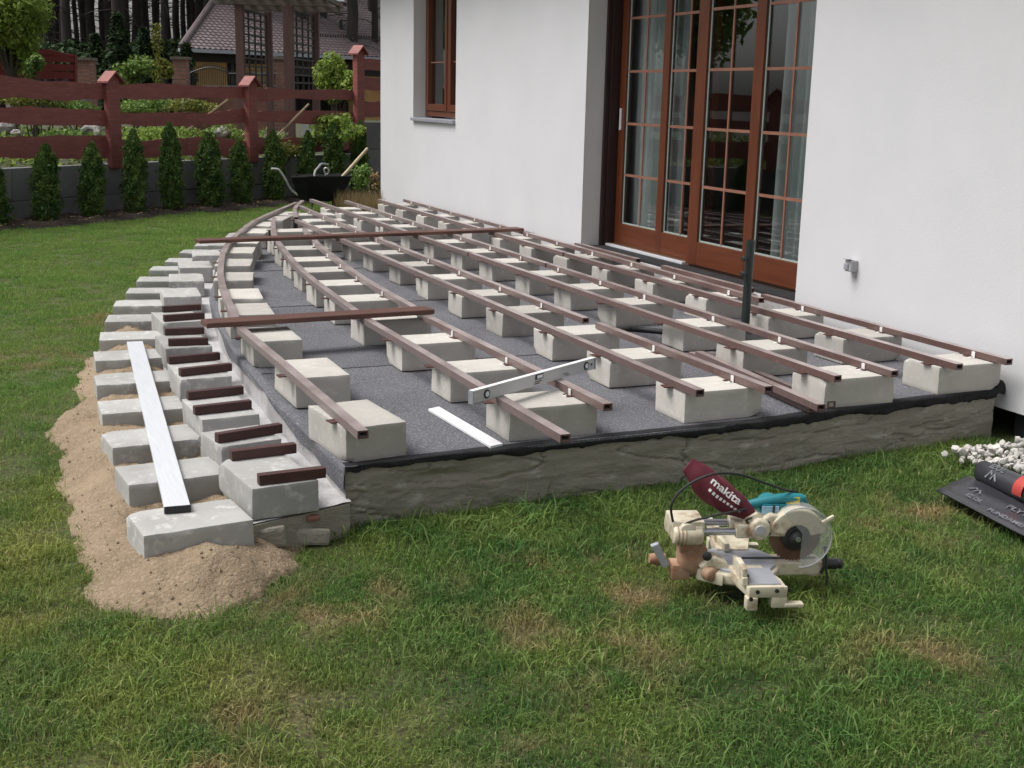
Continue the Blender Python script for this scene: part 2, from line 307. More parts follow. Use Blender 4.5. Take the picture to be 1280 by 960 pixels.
# lawn colour: one network in world space, used by the blades and by the soil under them
def lawn_mat(name, soil):
    m = bpy.data.materials.new(name); m.use_nodes = True; t = m.node_tree; N = t.nodes; L = t.links
    p = N['Principled BSDF']; p.inputs['Roughness'].default_value = .62; p.inputs['Specular IOR Level'].default_value = .25
    geo = N.new('ShaderNodeNewGeometry'); pos = geo.outputs['Position']
    def ns(s_, off, d=4):
        mp = N.new('ShaderNodeMapping'); mp.inputs['Location'].default_value = off; L.new(pos, mp.inputs[0])
        n = N.new('ShaderNodeTexNoise'); n.inputs['Scale'].default_value = s_; n.inputs['Detail'].default_value = d; n.inputs['Roughness'].default_value = .6
        L.new(mp.outputs[0], n.inputs['Vector']); return n.outputs['Fac']
    def ramp(f, a, b, c=0., d=1.):
        r_ = N.new('ShaderNodeMapRange'); r_.inputs[1].default_value = a; r_.inputs[2].default_value = b; r_.inputs[3].default_value = c; r_.inputs[4].default_value = d
        L.new(f, r_.inputs[0]); return r_.outputs[0]
    def mix(f, a, b):
        x = N.new('ShaderNodeMix'); x.data_type = 'RGBA'
        for sck, val in ((x.inputs[6], a), (x.inputs[7], b)):
            if isinstance(val, tuple): sck.default_value = val
            else: L.new(val, sck)
        L.new(f, x.inputs[0]); return x.outputs[2]
    def math_(op, a, b):
        x = N.new('ShaderNodeMath'); x.operation = op; x.use_clamp = True
        for i, v_ in enumerate((a, b)):
            if isinstance(v_, (int, float)): x.inputs[i].default_value = v_
            else: L.new(v_, x.inputs[i])
        return x.outputs[0]
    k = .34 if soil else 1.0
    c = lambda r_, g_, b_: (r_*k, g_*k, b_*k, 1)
    col = mix(ramp(ns(1.1, (3, 1, 0)), .38, .62), c(.112, .205, .048), c(.188, .262, .064))
    col = mix(ramp(ns(3.3, (9, 4, 0)), .42, .66), col, c(.074, .165, .042))
    sep = N.new('ShaderNodeSeparateXYZ'); L.new(pos, sep.inputs[0])
    wx = math_('MULTIPLY', ramp(sep.outputs[0], 1.1, .3), ramp(sep.outputs[1], 7.0, 4.0))
    col = mix(math_('MULTIPLY', wx, ramp(ns(1.6, (5, 7, 0)), .36, .58)), col, c(.30, .32, .085))
    fr_ = math_('MULTIPLY', ramp(sep.outputs[1], 4.2, 7.0), .75); col = mix(fr_, col, mix(ramp(ns(2.4, (2, 9, 0)), .36, .64), c(.165, .305, .062), c(.245, .345, .085)))
    dry = None
    for (x, y, r_) in DRY:
        v = N.new('ShaderNodeVectorMath'); v.operation = 'DISTANCE'; L.new(pos, v.inputs[0]); v.inputs[1].default_value = (x, y, -.18)
        d_ = ramp(v.outputs['Value'], r_, r_*.35); dry = d_ if dry is None else math_('MAXIMUM', dry, d_)
    dn_ = math_('MULTIPLY', math_('MAXIMUM', dry, .12), ramp(ns(4.5, (1, 2, 3)), .46, .64))
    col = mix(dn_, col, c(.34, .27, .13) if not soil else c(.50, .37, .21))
    if not soil:
        isl = geo.outputs['Random Per Island']
        h = N.new('ShaderNodeHueSaturation'); L.new(ramp(isl, 0, 1, .62, 1.42), h.inputs['Value']); L.new(col, h.inputs['Color']); col = h.outputs[0]
        col = mix(ramp(isl, .94, .96), col, (.40, .35, .17, 1))
        tr = N.new('ShaderNodeBsdfTranslucent'); ms = N.new('ShaderNodeMixShader'); ms.inputs[0].default_value = .4
        L.new(col, tr.inputs[0]); L.new(p.outputs[0], ms.inputs[1]); L.new(tr.outputs[0], ms.inputs[2]); L.new(ms.outputs[0], N['Material Output'].inputs[0])
    else:
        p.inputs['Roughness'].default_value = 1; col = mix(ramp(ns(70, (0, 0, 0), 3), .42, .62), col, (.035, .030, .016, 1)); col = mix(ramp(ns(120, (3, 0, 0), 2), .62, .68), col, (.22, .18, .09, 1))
    L.new(col, p.inputs['Base Color']); return m
DRY = [(.72, 8.35, .45), (1.75, 3.35, .55), (1.55, 3.0, .45), (3.25, 3.55, .42), (.95, 3.55, .35), (2.4, 2.55, .3), (1.2, 2.4, .3), (.55, 2.7, .5), (.35, 7.3, .5), (1.9, 11.2, .5)]
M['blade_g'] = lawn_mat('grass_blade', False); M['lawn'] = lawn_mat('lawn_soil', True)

# ------------------------------------------------------------------ ground
def gz(x, y):
    return -.238 + .0197*min(max(y - 3.5, 0), 6)
def interp(tab):
    a = np.array(tab, float); return lambda y: float(np.interp(y, a[:, 0], a[:, 1]))
wallX = interp([(4.15, 1.165), (5.16, 1.141), (5.91, 1.165), (6.99, 1.235), (8, 1.36), (9.4, 1.65), (10.5, 1.98), (11.2, 2.2), (12.1, 2.60), (13.04, 3.02), (13.5, 3.25)])
stepX = interp([(4.0, .785), (5, .785), (5.75, .81), (6.49, .85), (7.24, .94), (8.16, 1.07), (8.84, 1.2), (9.5, 1.37), (10.2, 1.58), (10.9, 1.85), (11.5, 2.12), (12, 2.4)])
BED0 = Vector((.229, 13.539)); FD = Vector((.817, .577)).normalized(); FN = Vector((-FD.y, FD.x)); FW0 = Vector((-.088, 13.988))
def fw_(s_, n_=0, z=0): p = FW0 + FD*s_ + FN*n_; return Vector((p.x, p.y, z))
SAND = [(.26, 5.77), (.27, 5.42), (.26, 5.06), (.255, 4.74), (.265, 4.36), (.26, 4.11), (.245, 3.9), (.30, 3.77), (.40, 3.67), (.57, 3.605), (.76, 3.71), (.90, 3.87), (.95, 4.05), (.97, 4.3), (.97, 8.2), (.76, 8.3), (.63, 7.45), (.56, 7.2), (.45, 6.8), (.43, 6.27)]
def poly_sd(px, py, poly):
    """signed distance (inside > 0), numpy"""
    P = np.array(poly); Q = np.roll(P, -1, 0); d = np.full(px.shape, 1e9); ins = np.zeros(px.shape, bool)
    for (x0, y0), (x1, y1) in zip(P, Q):
        t = np.clip(((px - x0)*(x1 - x0) + (py - y0)*(y1 - y0))/((x1 - x0)**2 + (y1 - y0)**2), 0, 1)
        d = np.minimum(d, np.hypot(px - x0 - t*(x1 - x0), py - y0 - t*(y1 - y0)))
        c = ((y0 > py) != (y1 > py)) & (px < (x1 - x0)*(py - y0)/((y1 - y0) if y1 != y0 else 1e-9) + x0); ins ^= c
    return np.where(ins, d, -d)
big = MB().span((-500, -500, -.62), (500, 700, -.60)).build('ground', M['soil']); tag(big, kind='structure')
xs = np.arange(-12, 9.01, .2); ys = np.arange(-8, 24.01, .2)
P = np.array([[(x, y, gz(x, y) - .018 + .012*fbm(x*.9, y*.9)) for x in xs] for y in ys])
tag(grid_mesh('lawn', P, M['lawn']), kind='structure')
# planting bed in front of the retaining wall
P = []
for n_ in np.linspace(-.03, 1.0, 26):
    row = []
    for s_ in np.arange(-9, 8.5, .07):
        p = BED0 + FD*s_ + FN*(n_ + .05*fbm(s_*2, 3))
        row.append((p.x, p.y, gz(p.x, p.y) + .035*min(1, max(0, n_ + .02)/.1) + .03*fbm(p.x*6, p.y*6) - (.03 if n_ < 0 else 0)))
    P.append(row)
tag(grid_mesh('planting_bed', np.array(P), M['soil']), kind='structure')
# sand spread under the lower step
xs = np.arange(.0, 1.06, .016); ys = np.arange(3.5, 8.45, .016); GX, GY = np.meshgrid(xs, ys)
sd = poly_sd(GX + .015*np.sin(GY*9) + .012*np.sin(GX*23 + GY*17), GY + .015*np.sin(GX*13), SAND)
Z = np.zeros_like(GX)
for i in range(GX.shape[0]):
    for j in range(GX.shape[1]):
        x, y = GX[i, j], GY[i, j]
        h = .068*min(1, max(0, sd[i, j])/.15)**.75
        h += .045*math.exp(-((x - .62)**2/.05 + (y - 3.83)**2/.012)) + .03*math.exp(-((x - .33)**2/.004 + (y - 5.85)**2/.03))
        h += (.016*fbm(x*7, y*7, 0, 5) + .009*fbm(x*26, y*26, 4, 3))*min(1, max(0, sd[i, j])/.05)
        Z[i, j] = gz(x, y) - .012 + h - (.05 if sd[i, j] < -.02 else 0)
sand = grid_mesh('sand_bed', np.stack([GX, GY, Z], -1), M['sand']); tag(sand, kind='structure')
# clods and grains on the sand
cl = MB()
for k in range(1800):
    i = rng.integers(4, GX.shape[0] - 4); j = rng.integers(2, GX.shape[1] - 2)
    if sd[i, j] < -.06*rng.random()**2: continue
    r_ = .0025 + .006*rng.random()**3
    c = Vector((GX[i, j], GY[i, j], max(Z[i, j], gz(GX[i, j], GY[i, j]) + .012) + r_*.3)); rot = Matrix.Rotation(rng.random()*6, 3, 'Z')
    cl.add([c + rot @ Vector(v)*r_*(.7 + .6*rng.random()) for v in ((1, 0, 0), (-1, 0, 0), (0, 1, 0), (0, -1, 0), (0, 0, .9), (0, 0, -.9))],
           [(0, 2, 4), (2, 1, 4), (1, 3, 4), (3, 0, 4), (2, 0, 5), (1, 2, 5), (3, 1, 5), (0, 3, 5)])
tag(cl.build('sand_clods', M['sand']), 'loose clods and grains of sand scattered over the sand bed', 'sand', kind='stuff')

# ------------------------------------------------------------------ terrace base
frontY = interp([(1.0, 4.16), (1.16, 4.165), (2.16, 4.215), (2.96, 4.222), (3.4, 4.285), (4.07, 4.345), (4.43, 4.385), (4.6, 4.39)])
tb = thing('terrace_base', (2.8, 8.6, 0), 'low curved concrete terrace base topped with grey grit membrane beside the white house', 'terrace')
WX = 4.44
# front face: rough poured concrete with trowelled ridges
cols = np.linspace(1.165, WX, 480); rows = np.linspace(-.34, -.001, 56); P = np.zeros((len(rows), len(cols), 3))
for i, z in enumerate(rows):
    for j, x in enumerate(cols):
        yb = frontY(x)
        rg = abs(fbm(x*1.6, z*13 + .25*x, 3, 3)); d = .005*fbm(x*5, z*22, 1, 5) + .004*max(0, .28 - rg) - .013*max(0, 1 - abs(fbm(x*1.1 + 4, z*7 + .4*x, 8, 4))/.045)
        d += .003*(noise.noise(Vector((x*2.3, z*5, 9))) > .12)
        d -= .030*max(0, 1 - abs((x - 1.5) + (z + .06)*1.5)/.22)*max(0, 1 - abs(z + .075)/.035)      # broken-out patch
        if abs(x - 2.62 - .10*fbm(z*9, 2)) < .007 or abs(x - 1.98 - .1*fbm(z*8, 7)) < .005 and z > -.06: d -= .012
        P[i, j] = (x, yb - d, z)
grid_mesh('front_wall', P, M['rough_conc'], tb)
# sagging black edge of the membrane over the front
P = np.zeros((7, len(cols), 3))
for j, x in enumerate(cols):
    yb = frontY(x)
    dep = .026 + .026*(x - 1.16)/3.3 + .016*fbm(x*5, 5) + .030*max(0, noise.noise(Vector((x*17, 1, 0))) - .15)
    for i in range(7):
        t = i/6; P[i, j] = (x, yb - .008 - .004*math.sin(t*math.pi) - .004*fbm(x*9, t*3) + (.05 if i == 0 else 0) + (.008 if i == 6 else 0), .008 - dep*max(0, i - 1)/5 + (.0 if i else -.002))
grid_mesh('black_edge', P, M['bitumen'], tb)
# curved side wall, pale cement, with the ragged skirt of the membrane
ysd = np.linspace(4.15, 13.3, 190); P = np.zeros((14, len(ysd), 3)); Q = np.zeros((6, len(ysd), 3))
for j, y in enumerate(ysd):
    x0 = wallX(y)
    for i, z in enumerate(np.linspace(-.34, -.002, 14)):
        P[i, j] = (x0 + .006*fbm(y*4, z*9, 2) + .01*(z > -.1)*(math.sin(y*3.1) > .97), y, z)
    dep = .045 + .026*math.sin(y*4.3 + 1.2*math.sin(y*1.7)) + .02*fbm(y*3, 8) + .05*max(0, 1 - abs(y - 4.15)/.45)
    for i in range(6): Q[i, j] = (x0 - .008 + (.05 if i == 0 else 0) - .003*math.sin(i + y*7), y, .006 - dep*max(0, i - 1)/4)
grid_mesh('side_wall', P, M['cement'], tb); grid_mesh('membrane_skirt', Q, M['membrane'], tb)
# far end of the base
MB().span((3.2, 13.28, -.3), (WX, 13.34, -.003)).build('end_wall', M['cement'], tb)
# membrane laid in overlapping sheets
yb = 4.16; k = 0
while yb < 13.25:
    ye = min(yb + (.62, .98, .81, 1.0)[k % 4], 13.29); zz = .0015 if k % 2 else .0055
    rr = np.linspace(yb, ye + .02, 8); P = np.zeros((10, 28, 3))
    for i, y in enumerate(np.concatenate([[rr[0]], rr, [rr[-1]]])):
        for j, t in enumerate(np.linspace(0, 1, 28)):
            xl = wallX(min(y, 13.3)) - .004; x = xl + (WX - xl)*t
            z = zz + .002*fbm(x*3, y*3) if 0 < i < 9 else -.004
            P[i, j] = (x, (max(y, frontY(x) - .004) if k == 0 else y) + .012*math.sin(x*2 + k), z)
    grid_mesh('membrane_sheet', P, M['membrane'], tb, smooth=False); yb = ye; k += 1
MB().span((WX - .02, 4.39, -.34), (WX, 13.28, -.004)).build('wall_side_face', M['rough_conc'], tb)
cu = MB(); cu.extrude([(4.425, 4.372, -.03), (4.44, 4.372, .03), (4.452, 4.372, .046), (4.468, 4.372, .044), (4.486, 4.372, .022), (4.494, 4.372, -.012), (4.488, 4.372, -.030), (4.46, 4.372, -.018)], (0, .05, 0)); cu.build('membrane_curl', M['bitumen'], tb, bevel=.006)
# ledge that carries the upper step
P = []
for t in np.linspace(0, 1, 12):
    P.append([(stepX(y) + (wallX(y) + .01 - stepX(y))*t, y, -.116 + .008*fbm(t*3, y*5)) for y in np.concatenate([[4.0 + .12*t, 4.05 + .11*t], np.linspace(4.2, 12, 158)])])
grid_mesh('step_ledge', np.array(P), M['cement'], tb)
P = [[(stepX(y) + .006*fbm(y*5, z*12), y, z) for y in np.linspace(4.0, 12, 160)] for z in np.linspace(-.32, -.112, 8)]
grid_mesh('ledge_side', np.array(P), M['rough_conc'], tb)
MB().prism([(.787, 3.995), (1.168, 4.115), (1.168, 4.18), (.787, 4.06)], -.3, -.122).build('ledge_front', M['rough_conc'], tb)
for (x, z, w, h) in ((.86, -.175, .10, .075), (1.0, -.205, .15, .06), (1.02, -.140, .05, .024)):
    b = MB().box((x, 3.988 + (x - .787)*.315, z), (w, .028, h), ry=random.uniform(-.25, .25), rz=random.uniform(-.2, .2))
    b.build('rubble_stone', M['rbrick'] if w == .05 else M['rough_conc'], tb, bevel=.012)

# ------------------------------------------------------------------ concrete blocks
def block_mesh(name, d, m, seed):
    bm = bmesh.new(); bmesh.ops.create_cube(bm, size=1)
    for v in bm.verts: v.co = Vector((v.co.x*d[0], v.co.y*d[1], (v.co.z + .5)*d[2]))
    r_ = random.Random(seed)
    for v in bm.verts: v.co += Vector((r_.uniform(-.003, .003), r_.uniform(-.003, .003), 0))
    bmesh.ops.bevel(bm, geom=bm.edges[:], offset=.002, segments=2, affect='EDGES', profile=.5)
    bmesh.ops.subdivide_edges(bm, edges=[e for e in bm.edges if e.calc_length() > .05], cuts=7, use_grid_fill=True)
    cn = [Vector((sx*d[0]/2, sy*d[1]/2, sz*d[2])) for sx in (-1, 1) for sy in (-1, 1) for sz in (0, 1)]
    chips = [(r_.choice(cn) + Vector((r_.uniform(-.03, .03)*(1 if r_.random() < .5 else 0), 0, 0)), r_.uniform(.012, .028)) for _ in range(r_.randint(1, 3))]
    # chips strung along the upper front edge
    chips += [(Vector((r_.uniform(-.4, .4)*d[0], -d[1]/2, d[2])), r_.uniform(.006, .013)) for _ in range(3)]
    for v in bm.verts:
        n_ = noise.noise_vector(v.co*38 + Vector((seed*3.1, 0, 0)))
        v.co += n_*.0011
        for c, rad in chips:
            q = (v.co - c).length
            if q < rad: v.co = v.co.lerp(Vector((0, 0, d[2]/2)), .10*(1 - q/rad)*min(1, rad/.02))
    me = bpy.data.meshes.new(name); bm.to_mesh(me); bm.free(); me.materials.append(m)
    me.polygons.foreach_set('use_smooth', [True]*len(me.polygons)); me.set_sharp_from_angle(angle=R(30)); return me
LONG = [block_mesh('concrete_block', (.38, .24, .13), M['block'], k) for k in range(7)]
DEEP = [block_mesh('concrete_block', (.24, .38, .13), M['block'], 20 + k) for k in range(5)]
STEP = [block_mesh('concrete_block', (.24, .38, .112), M['curb'], 40 + k) for k in range(5)]
KERB = [block_mesh('concrete_block', (.36, .25, .14), M['curb'], 60 + k) for k in range(7)]
HALF = block_mesh('concrete_block', (.24, .24, .112), M['curb'], 80)
ORD = ['first', 'second', 'third', 'fourth', 'fifth', 'sixth', 'seventh', 'eighth', 'ninth', 'tenth', 'eleventh', 'twelfth', 'thirteenth', 'fourteenth', 'fifteenth', 'sixteenth', 'seventeenth', 'eighteenth']
def place_block(meshes, x, y, z, rz, label, group, dx, dy, jit=1):
    me = meshes[random.randrange(len(meshes))] if isinstance(meshes, list) else meshes
    o = link_mesh('concrete_block', me); rz += random.uniform(-.012, .012)*jit
    c = Matrix.Rotation(rz, 3, 'Z') @ Vector((dx/2, dy/2, 0))          # x, y: front left corner
    o.location = Vector((x, y, z)) + c; o.rotation_euler.z = rz + (math.pi if random.random() < .5 else 0)
    tag(o, label, 'concrete block', group); return o
TOPZ = .006
ROWS = {
 'A': ('beside the white house wall', [(4.06, y) for y in (4.363, 5.065, 5.73, 6.39, 7.04, 7.69, 8.34, 8.99, 9.64, 10.29, 10.94, 11.59, 12.24, 12.85)]),
 'B': ('next to the wall row', list(zip([3.375, 3.375, 3.43, 3.42, 3.41, 3.41, 3.41, 3.41, 3.41, 3.42, 3.37, 3.35, 3.34, 3.33], [4.31, 4.95, 5.60, 6.34, 6.936, 7.572, 8.234, 8.837, 9.488, 10.12, 10.72, 11.34, 12.0, 12.5]))),
 'C': ('in the middle of the terrace', list(zip([2.655]*5 + [2.687, 2.711, 2.719, 2.732, 2.74, 2.78, 2.84, 2.90], [4.29, 4.96, 5.586, 6.244, 6.875, 7.574, 8.229, 8.905, 9.53, 10.15, 10.8, 11.37, 11.95]))),
 'D': ('that starts under the spirit level', list(zip([1.852, 1.856, 1.852, 1.854, 1.875, 1.923, 1.985, 2.04, 2.125, 2.217, 2.34], [4.265, 4.93, 5.585, 6.235, 6.885, 7.5, 8.11, 8.66, 9.325, 10.0, 10.557]))),
}
for key, (where, pts) in ROWS.items():
    for k, (x, y) in enumerate(pts):
        place_block(LONG, x, y, TOPZ, R(-3) if (key == 'B' and k == 2) else 0, f'grey concrete block, {ORD[k]} from the front in the row {where}', 'concrete blocks under the joists', .38, .24)
E_ = [(1.178, 4.195, 6), (1.196, 5.035, 0), (1.191, 5.867, -2), (1.225, 6.62, -5), (1.275, 7.17, -8), (1.365, 7.9, -12), (1.49, 8.575, -14), (1.655, 9.26, -15), (1.82, 9.86, -17), (2.03, 10.557, -20), (2.2, 11.12, -22), (2.43, 11.63, -25), (2.63, 12.07, -26)]
for k, (x, y, a) in enumerate(E_):
    place_block(DEEP, x, y, TOPZ, R(a), f'grey concrete block, {ORD[k]} from the front along the curved terrace edge', 'concrete blocks under the joists', .24, .38)
for k, (x, y, a) in enumerate([(.80, 4.024, 7), (.80, 4.997, 3), (.826, 5.754, 1), (.865, 6.493, 1), (.954, 7.237, 2), (1.087, 8.164, -4), (1.22, 8.841, -7), (1.393, 9.506, -7), (1.598, 10.207, -9), (1.84, 10.86, -14), (2.09, 11.45, -18)]):
    place_block(STEP, x, y, -.112, R(a), f'grey concrete block, {ORD[k]} from the lawn end of the upper step', 'concrete blocks of the upper step', .24, .38)
place_block(HALF, .80, 4.575, -.112, R(9), 'short half concrete block between the first two blocks of the upper step', 'concrete blocks of the upper step', .24, .24)
for k, (x, y, a) in enumerate([(.428, 3.905, 5.6), (.442, 4.46, 4.5), (.439, 4.973, 5.5), (.455, 5.527, .5), (.485, 6.10, -1.5), (.529, 6.668, -3), (.598, 7.233, -7), (.687, 7.81, -9), (.791, 8.378, -11), (.927, 8.899, -13), (1.063, 9.438, -14), (1.23, 10.012, -15), (1.416, 10.481, -16), (1.619, 11.04, -18), (1.822, 11.522, -20)]):
    place_block(KERB, x, y, -.22, R(a), f'weathered grey concrete block, {ORD[k]} from the front on the lower step', 'concrete blocks of the lower step', .36, .25)

# ------------------------------------------------------------------ joists
JW, JH = .040, .030; JZ = .1405
def joist_mesh(pts, z=JZ, off=Vector((0, 0, 0)), w=JW, h=JH):
    """hollow rectangular profile swept along a plan polyline; pts (x, y)"""
    q = []
    for i in range(len(pts) - 1):
        a, b = Vector(pts[i]), Vector(pts[i + 1]); n_ = max(1, int((b - a).length/.35))
        q += [a.lerp(b, t/n_) for t in range(n_)]
    q.append(Vector(pts[-1]))
    if len(pts) > 2:
        for _ in range(2): q = [q[0]] + [(q[i - 1] + q[i]*2 + q[i + 1])/4 for i in range(1, len(q) - 1)] + [q[-1]]
    m_ = len(q); v = []; f = []; sec = [(-w/2, 0), (w/2, 0), (w/2, h), (-w/2, h)]
    for i, p in enumerate(q):
        d = (q[min(i + 1, m_ - 1)] - q[max(i - 1, 0)]).normalized(); s_ = Vector((d.y, -d.x))
        wob = .0015*math.sin(p.y*3 + p.x*9)
        v += [Vector((p.x + s_.x*(a + wob), p.y + s_.y*(a + wob), z + b)) for a, b in sec]
    for i in range(m_ - 1):
        for k in range(4): f.append((i*4 + k, i*4 + (k + 1) % 4, i*4 + 4 + (k + 1) % 4, i*4 + 4 + k))
    for e in (0, m_ - 1):                                              # open ends: wall rim, then a dark hollow
        d = (q[1] - q[0]).normalized() if e == 0 else (q[-2] - q[-1]).normalized(); s_ = Vector((d.y, -d.x)); i0 = len(v); p = q[e]
        sg = 1 if e == 0 else -1
        for dep in (0, .07):
            v += [Vector((p.x + s_.x*a*sg*(1 - .011/w) + d.x*dep, p.y + s_.y*a*sg*(1 - .011/w) + d.y*dep, z + h/2 + (b - h/2)*(1 - .012/h))) for a, b in sec]
        for k in range(4):
            k2 = (k + 1) % 4; f += [(e*4 + k, e*4 + k2, i0 + k2, i0 + k), (i0 + k, i0 + k2, i0 + 4 + k2, i0 + 4 + k)]
        f.append((i0 + 4, i0 + 5, i0 + 6, i0 + 7))
    me = bpy.data.meshes.new('decking_joist'); me.from_pydata([tuple(p - off) for p in v], [], f)
    bm = bmesh.new(); bm.from_mesh(me); bmesh.ops.recalc_face_normals(bm, faces=bm.faces); bm.to_mesh(me); bm.free()
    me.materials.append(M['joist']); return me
clip_me = MB().box((0, 0, .015), (.003, .022, .032)).box((-.014, 0, .0012), (.030, .024, .0024)).box((-.016, 0, .004), (.007, .007, .004)).mesh('bracket', M['clip'], bevel=.0006, seg=1)
pad_me = MB().box((0, 0, 0), (.056, .05, .0042)).mesh('spacer_pad', M['pad'])
def joist(pts, label, row=None, side=0, z=JZ):
    o3 = Vector((pts[0][0], pts[0][1], z))
    o = link_mesh('decking_joist', joist_mesh(pts, z, o3), None, o3); tag(o, label, 'joist', 'brown composite joists')
    if row:
        py = np.array([p[1] for p in pts]); px = np.array([p[0] for p in pts])
        for bx, by in [q[:2] for q in row]:
            y = by + .12 + random.uniform(-.02, .02)
            if not (min(py) + .02 < y < max(py) - .02): continue
            x = float(np.interp(y, py, px))
            if side >= 0:
                c = link_mesh('bracket', clip_me, o, Vector((x - JW/2 - .0025, y, .136)) - o3); c.rotation_euler.z = random.uniform(-.12, .12)
            pd = link_mesh('spacer_pad', pad_me, o, Vector((x - (.022 if side < 0 else .012), y + random.uniform(-.04, .04), .1382)) - o3); pd.rotation_euler.z = random.uniform(-.2, .2)
    return o
A_, B_, C_, D_ = (ROWS[k][1] for k in 'ABCD')
joist([(4.405, 4.29), (4.405, 6.29)], 'brown joist nearest the house wall, its hollow end at the front corner', A_, 1)
joist([(4.30, 6.157), (4.345, 8.0), (4.385, 9.86)], 'brown joist passing just outside the door sill', A_, 1)
joist([(4.405, 9.75), (4.417, 13.24)], 'brown joist against the house wall beyond the door, below the window', A_, 1)
joist([(4.093, 4.274), (4.10, 8.44)], 'front brown joist second from the house wall', A_, -1)
joist([(4.10, 8.46), (4.13, 13.28)], 'far brown joist second from the house wall, beyond the door', A_, -1)
joist([(3.70, 4.25), (3.705, 7.9)], 'front brown joist third from the house wall, passing the parasol pole', B_, 1)
joist([(3.705, 7.92), (3.72, 13.16)], 'far brown joist third from the house wall', B_, 1)
joist([(3.389, 4.245), (3.39, 8.6)], 'front brown joist fourth from the house wall', B_, -1)
joist([(3.39, 8.62), (3.39, 13.385)], 'far brown joist fourth from the house wall, reaching toward the wheelbarrow', B_, -1)
joist([(2.975, 4.165), (2.972, 5.70)], 'short brown joist overhanging the front block of the middle row', C_, 1)
joist([(2.966, 5.84), (2.985, 8.5), (3.0, 10.19), (3.083, 12.63)], 'long brown joist whose dark hollow end stops amid the middle row', C_, 1)
joist([(2.667, 4.20), (2.69, 8.0), (2.711, 11.25)], 'brown joist on the left ends of the middle row blocks', C_, -1)
joist([(2.196, 4.11), (2.175, 6.25)], 'brown joist under the right end of the spirit level', D_, 1)
joist([(2.195, 6.27), (2.242, 7.6), (2.458, 9.69), (2.60, 10.5)], 'bent brown joist from the near cross board to the far cross board', D_, 1)
joist([(2.758, 11.46), (3.0, 12.6), (3.257, 13.237)], 'short bent joist at the pointed far tip', C_, -1)
joist([(1.846, 3.76), (1.846, 6.2)], 'brown joist under the left end of the spirit level, jutting over the front', D_, -1)
joist([(1.85, 6.22), (1.879, 6.54), (1.884, 6.98), (1.91, 7.55), (2.01, 8.5), (2.156, 9.56), (2.25, 10.2), (2.551, 11.46)], 'bent brown joist left of the membrane gap, under both cross boards', D_, -1)
joist([(1.194, 4.03), (1.177, 6.13)], 'straight brown joist along the front left terrace edge', E_, -1)
joist([(1.185, 6.2), (1.231, 6.465), (1.255, 6.858), (1.313, 7.368), (1.425, 8.036), (1.536, 8.616), (1.715, 9.398), (1.928, 10.093), (2.292, 11.198), (3.149, 13.044)], 'long brown joist bent round the curved terrace edge', E_, -1)
joist([(4.466, 6.51), (4.468, 7.62)], 'brown joist piece lying along the right half of the door sill')
joist([(4.466, 7.98), (4.464, 9.0)], 'brown joist piece lying along the left half of the door sill')
for k, (pa, pb, z, lb) in enumerate([((865, 441), (1017, 509), .004, 'leftmost of the loose joists lying on the membrane near the front'), ((873, 440), (1027, 507), .0365, 'upper loose joist stacked on the lying ones near the front'), ((886, 441), (1040, 503), .004, 'rightmost of the loose joists lying on the membrane near the front')]):
    a, b = on_z(*pa, z + .03), on_z(*pb, z + .03); joist([(b.x, b.y), (a.x, a.y)], lb, z=z + TOPZ)
stubs = [(.832, 4.049, 1.069, 4.063), (.80, 4.369, 1.045, 4.394), (.796, 4.617, 1.06, 4.689), (.783, 5.067, 1.025, 5.104), (.798, 5.336, 1.045, 5.374), (.838, 5.81, 1.087, 5.86), (.826, 6.096, 1.08, 6.13), (.887, 6.547, 1.09, 6.53), (.912, 6.847, 1.12, 6.83), (.968, 7.27, 1.204, 7.30), (1.004, 7.58, 1.234, 7.60)]
for k, (x0, y0, x1, y1) in enumerate(stubs):
    L_ = math.hypot(x1 - x0, y1 - y0); a = math.atan2(y1 - y0, x1 - x0)
    me = MB().box((L_/2, .017, .0185), (L_, .034, .037)).mesh('joist_offcut', M['stub'], bevel=.0025)
    o = link_mesh('joist_offcut', me, None, (x0, y0, .001)); o.rotation_euler.z = a
    tag(o, f'short dark brown joist offcut, {ORD[k]} from the lawn on the upper step', 'offcut', 'joist offcuts on the upper step')
def deck_board(a, b, z, w, label):
    a, b = Vector((*a, z)), Vector((*b, z)); d = b - a; L_ = d.length; mb = MB()
    sec = [(0, 0), (w, 0), (w, .024)] + [(w - w*(i + .5)/18 - (.0 if j == 0 else w/40), .024 if j in (0, 3) else .0225) for i in range(17) for j in (0,)] + [(0, .024)]
    mb.extrude([(0, y, zz) for y, zz in [(0, 0), (w, 0), (w, .024), (0, .024)]], (L_, 0, 0))
    for i in range(9): mb.box((L_/2, w*(i + .5)/9, .0245), (L_ - .002, w/9 - .004, .002))
    o = link_mesh('decking_board', mb.mesh('decking_board', M['board'], bevel=.001, seg=1), None, a); o.rotation_euler.z = math.atan2(d.y, d.x)
    tag(o, label, 'board', 'loose decking boards laid across'); return o
deck_board((1.012, 6.09), (2.225, 6.165), JZ + JH + .001, .13, 'short loose brown decking board laid across the joists nearer the lawn')
deck_board((1.555, 9.56), (4.382, 9.87), JZ + JH + .001, .14, 'long loose brown decking board across the far part of the terrace')

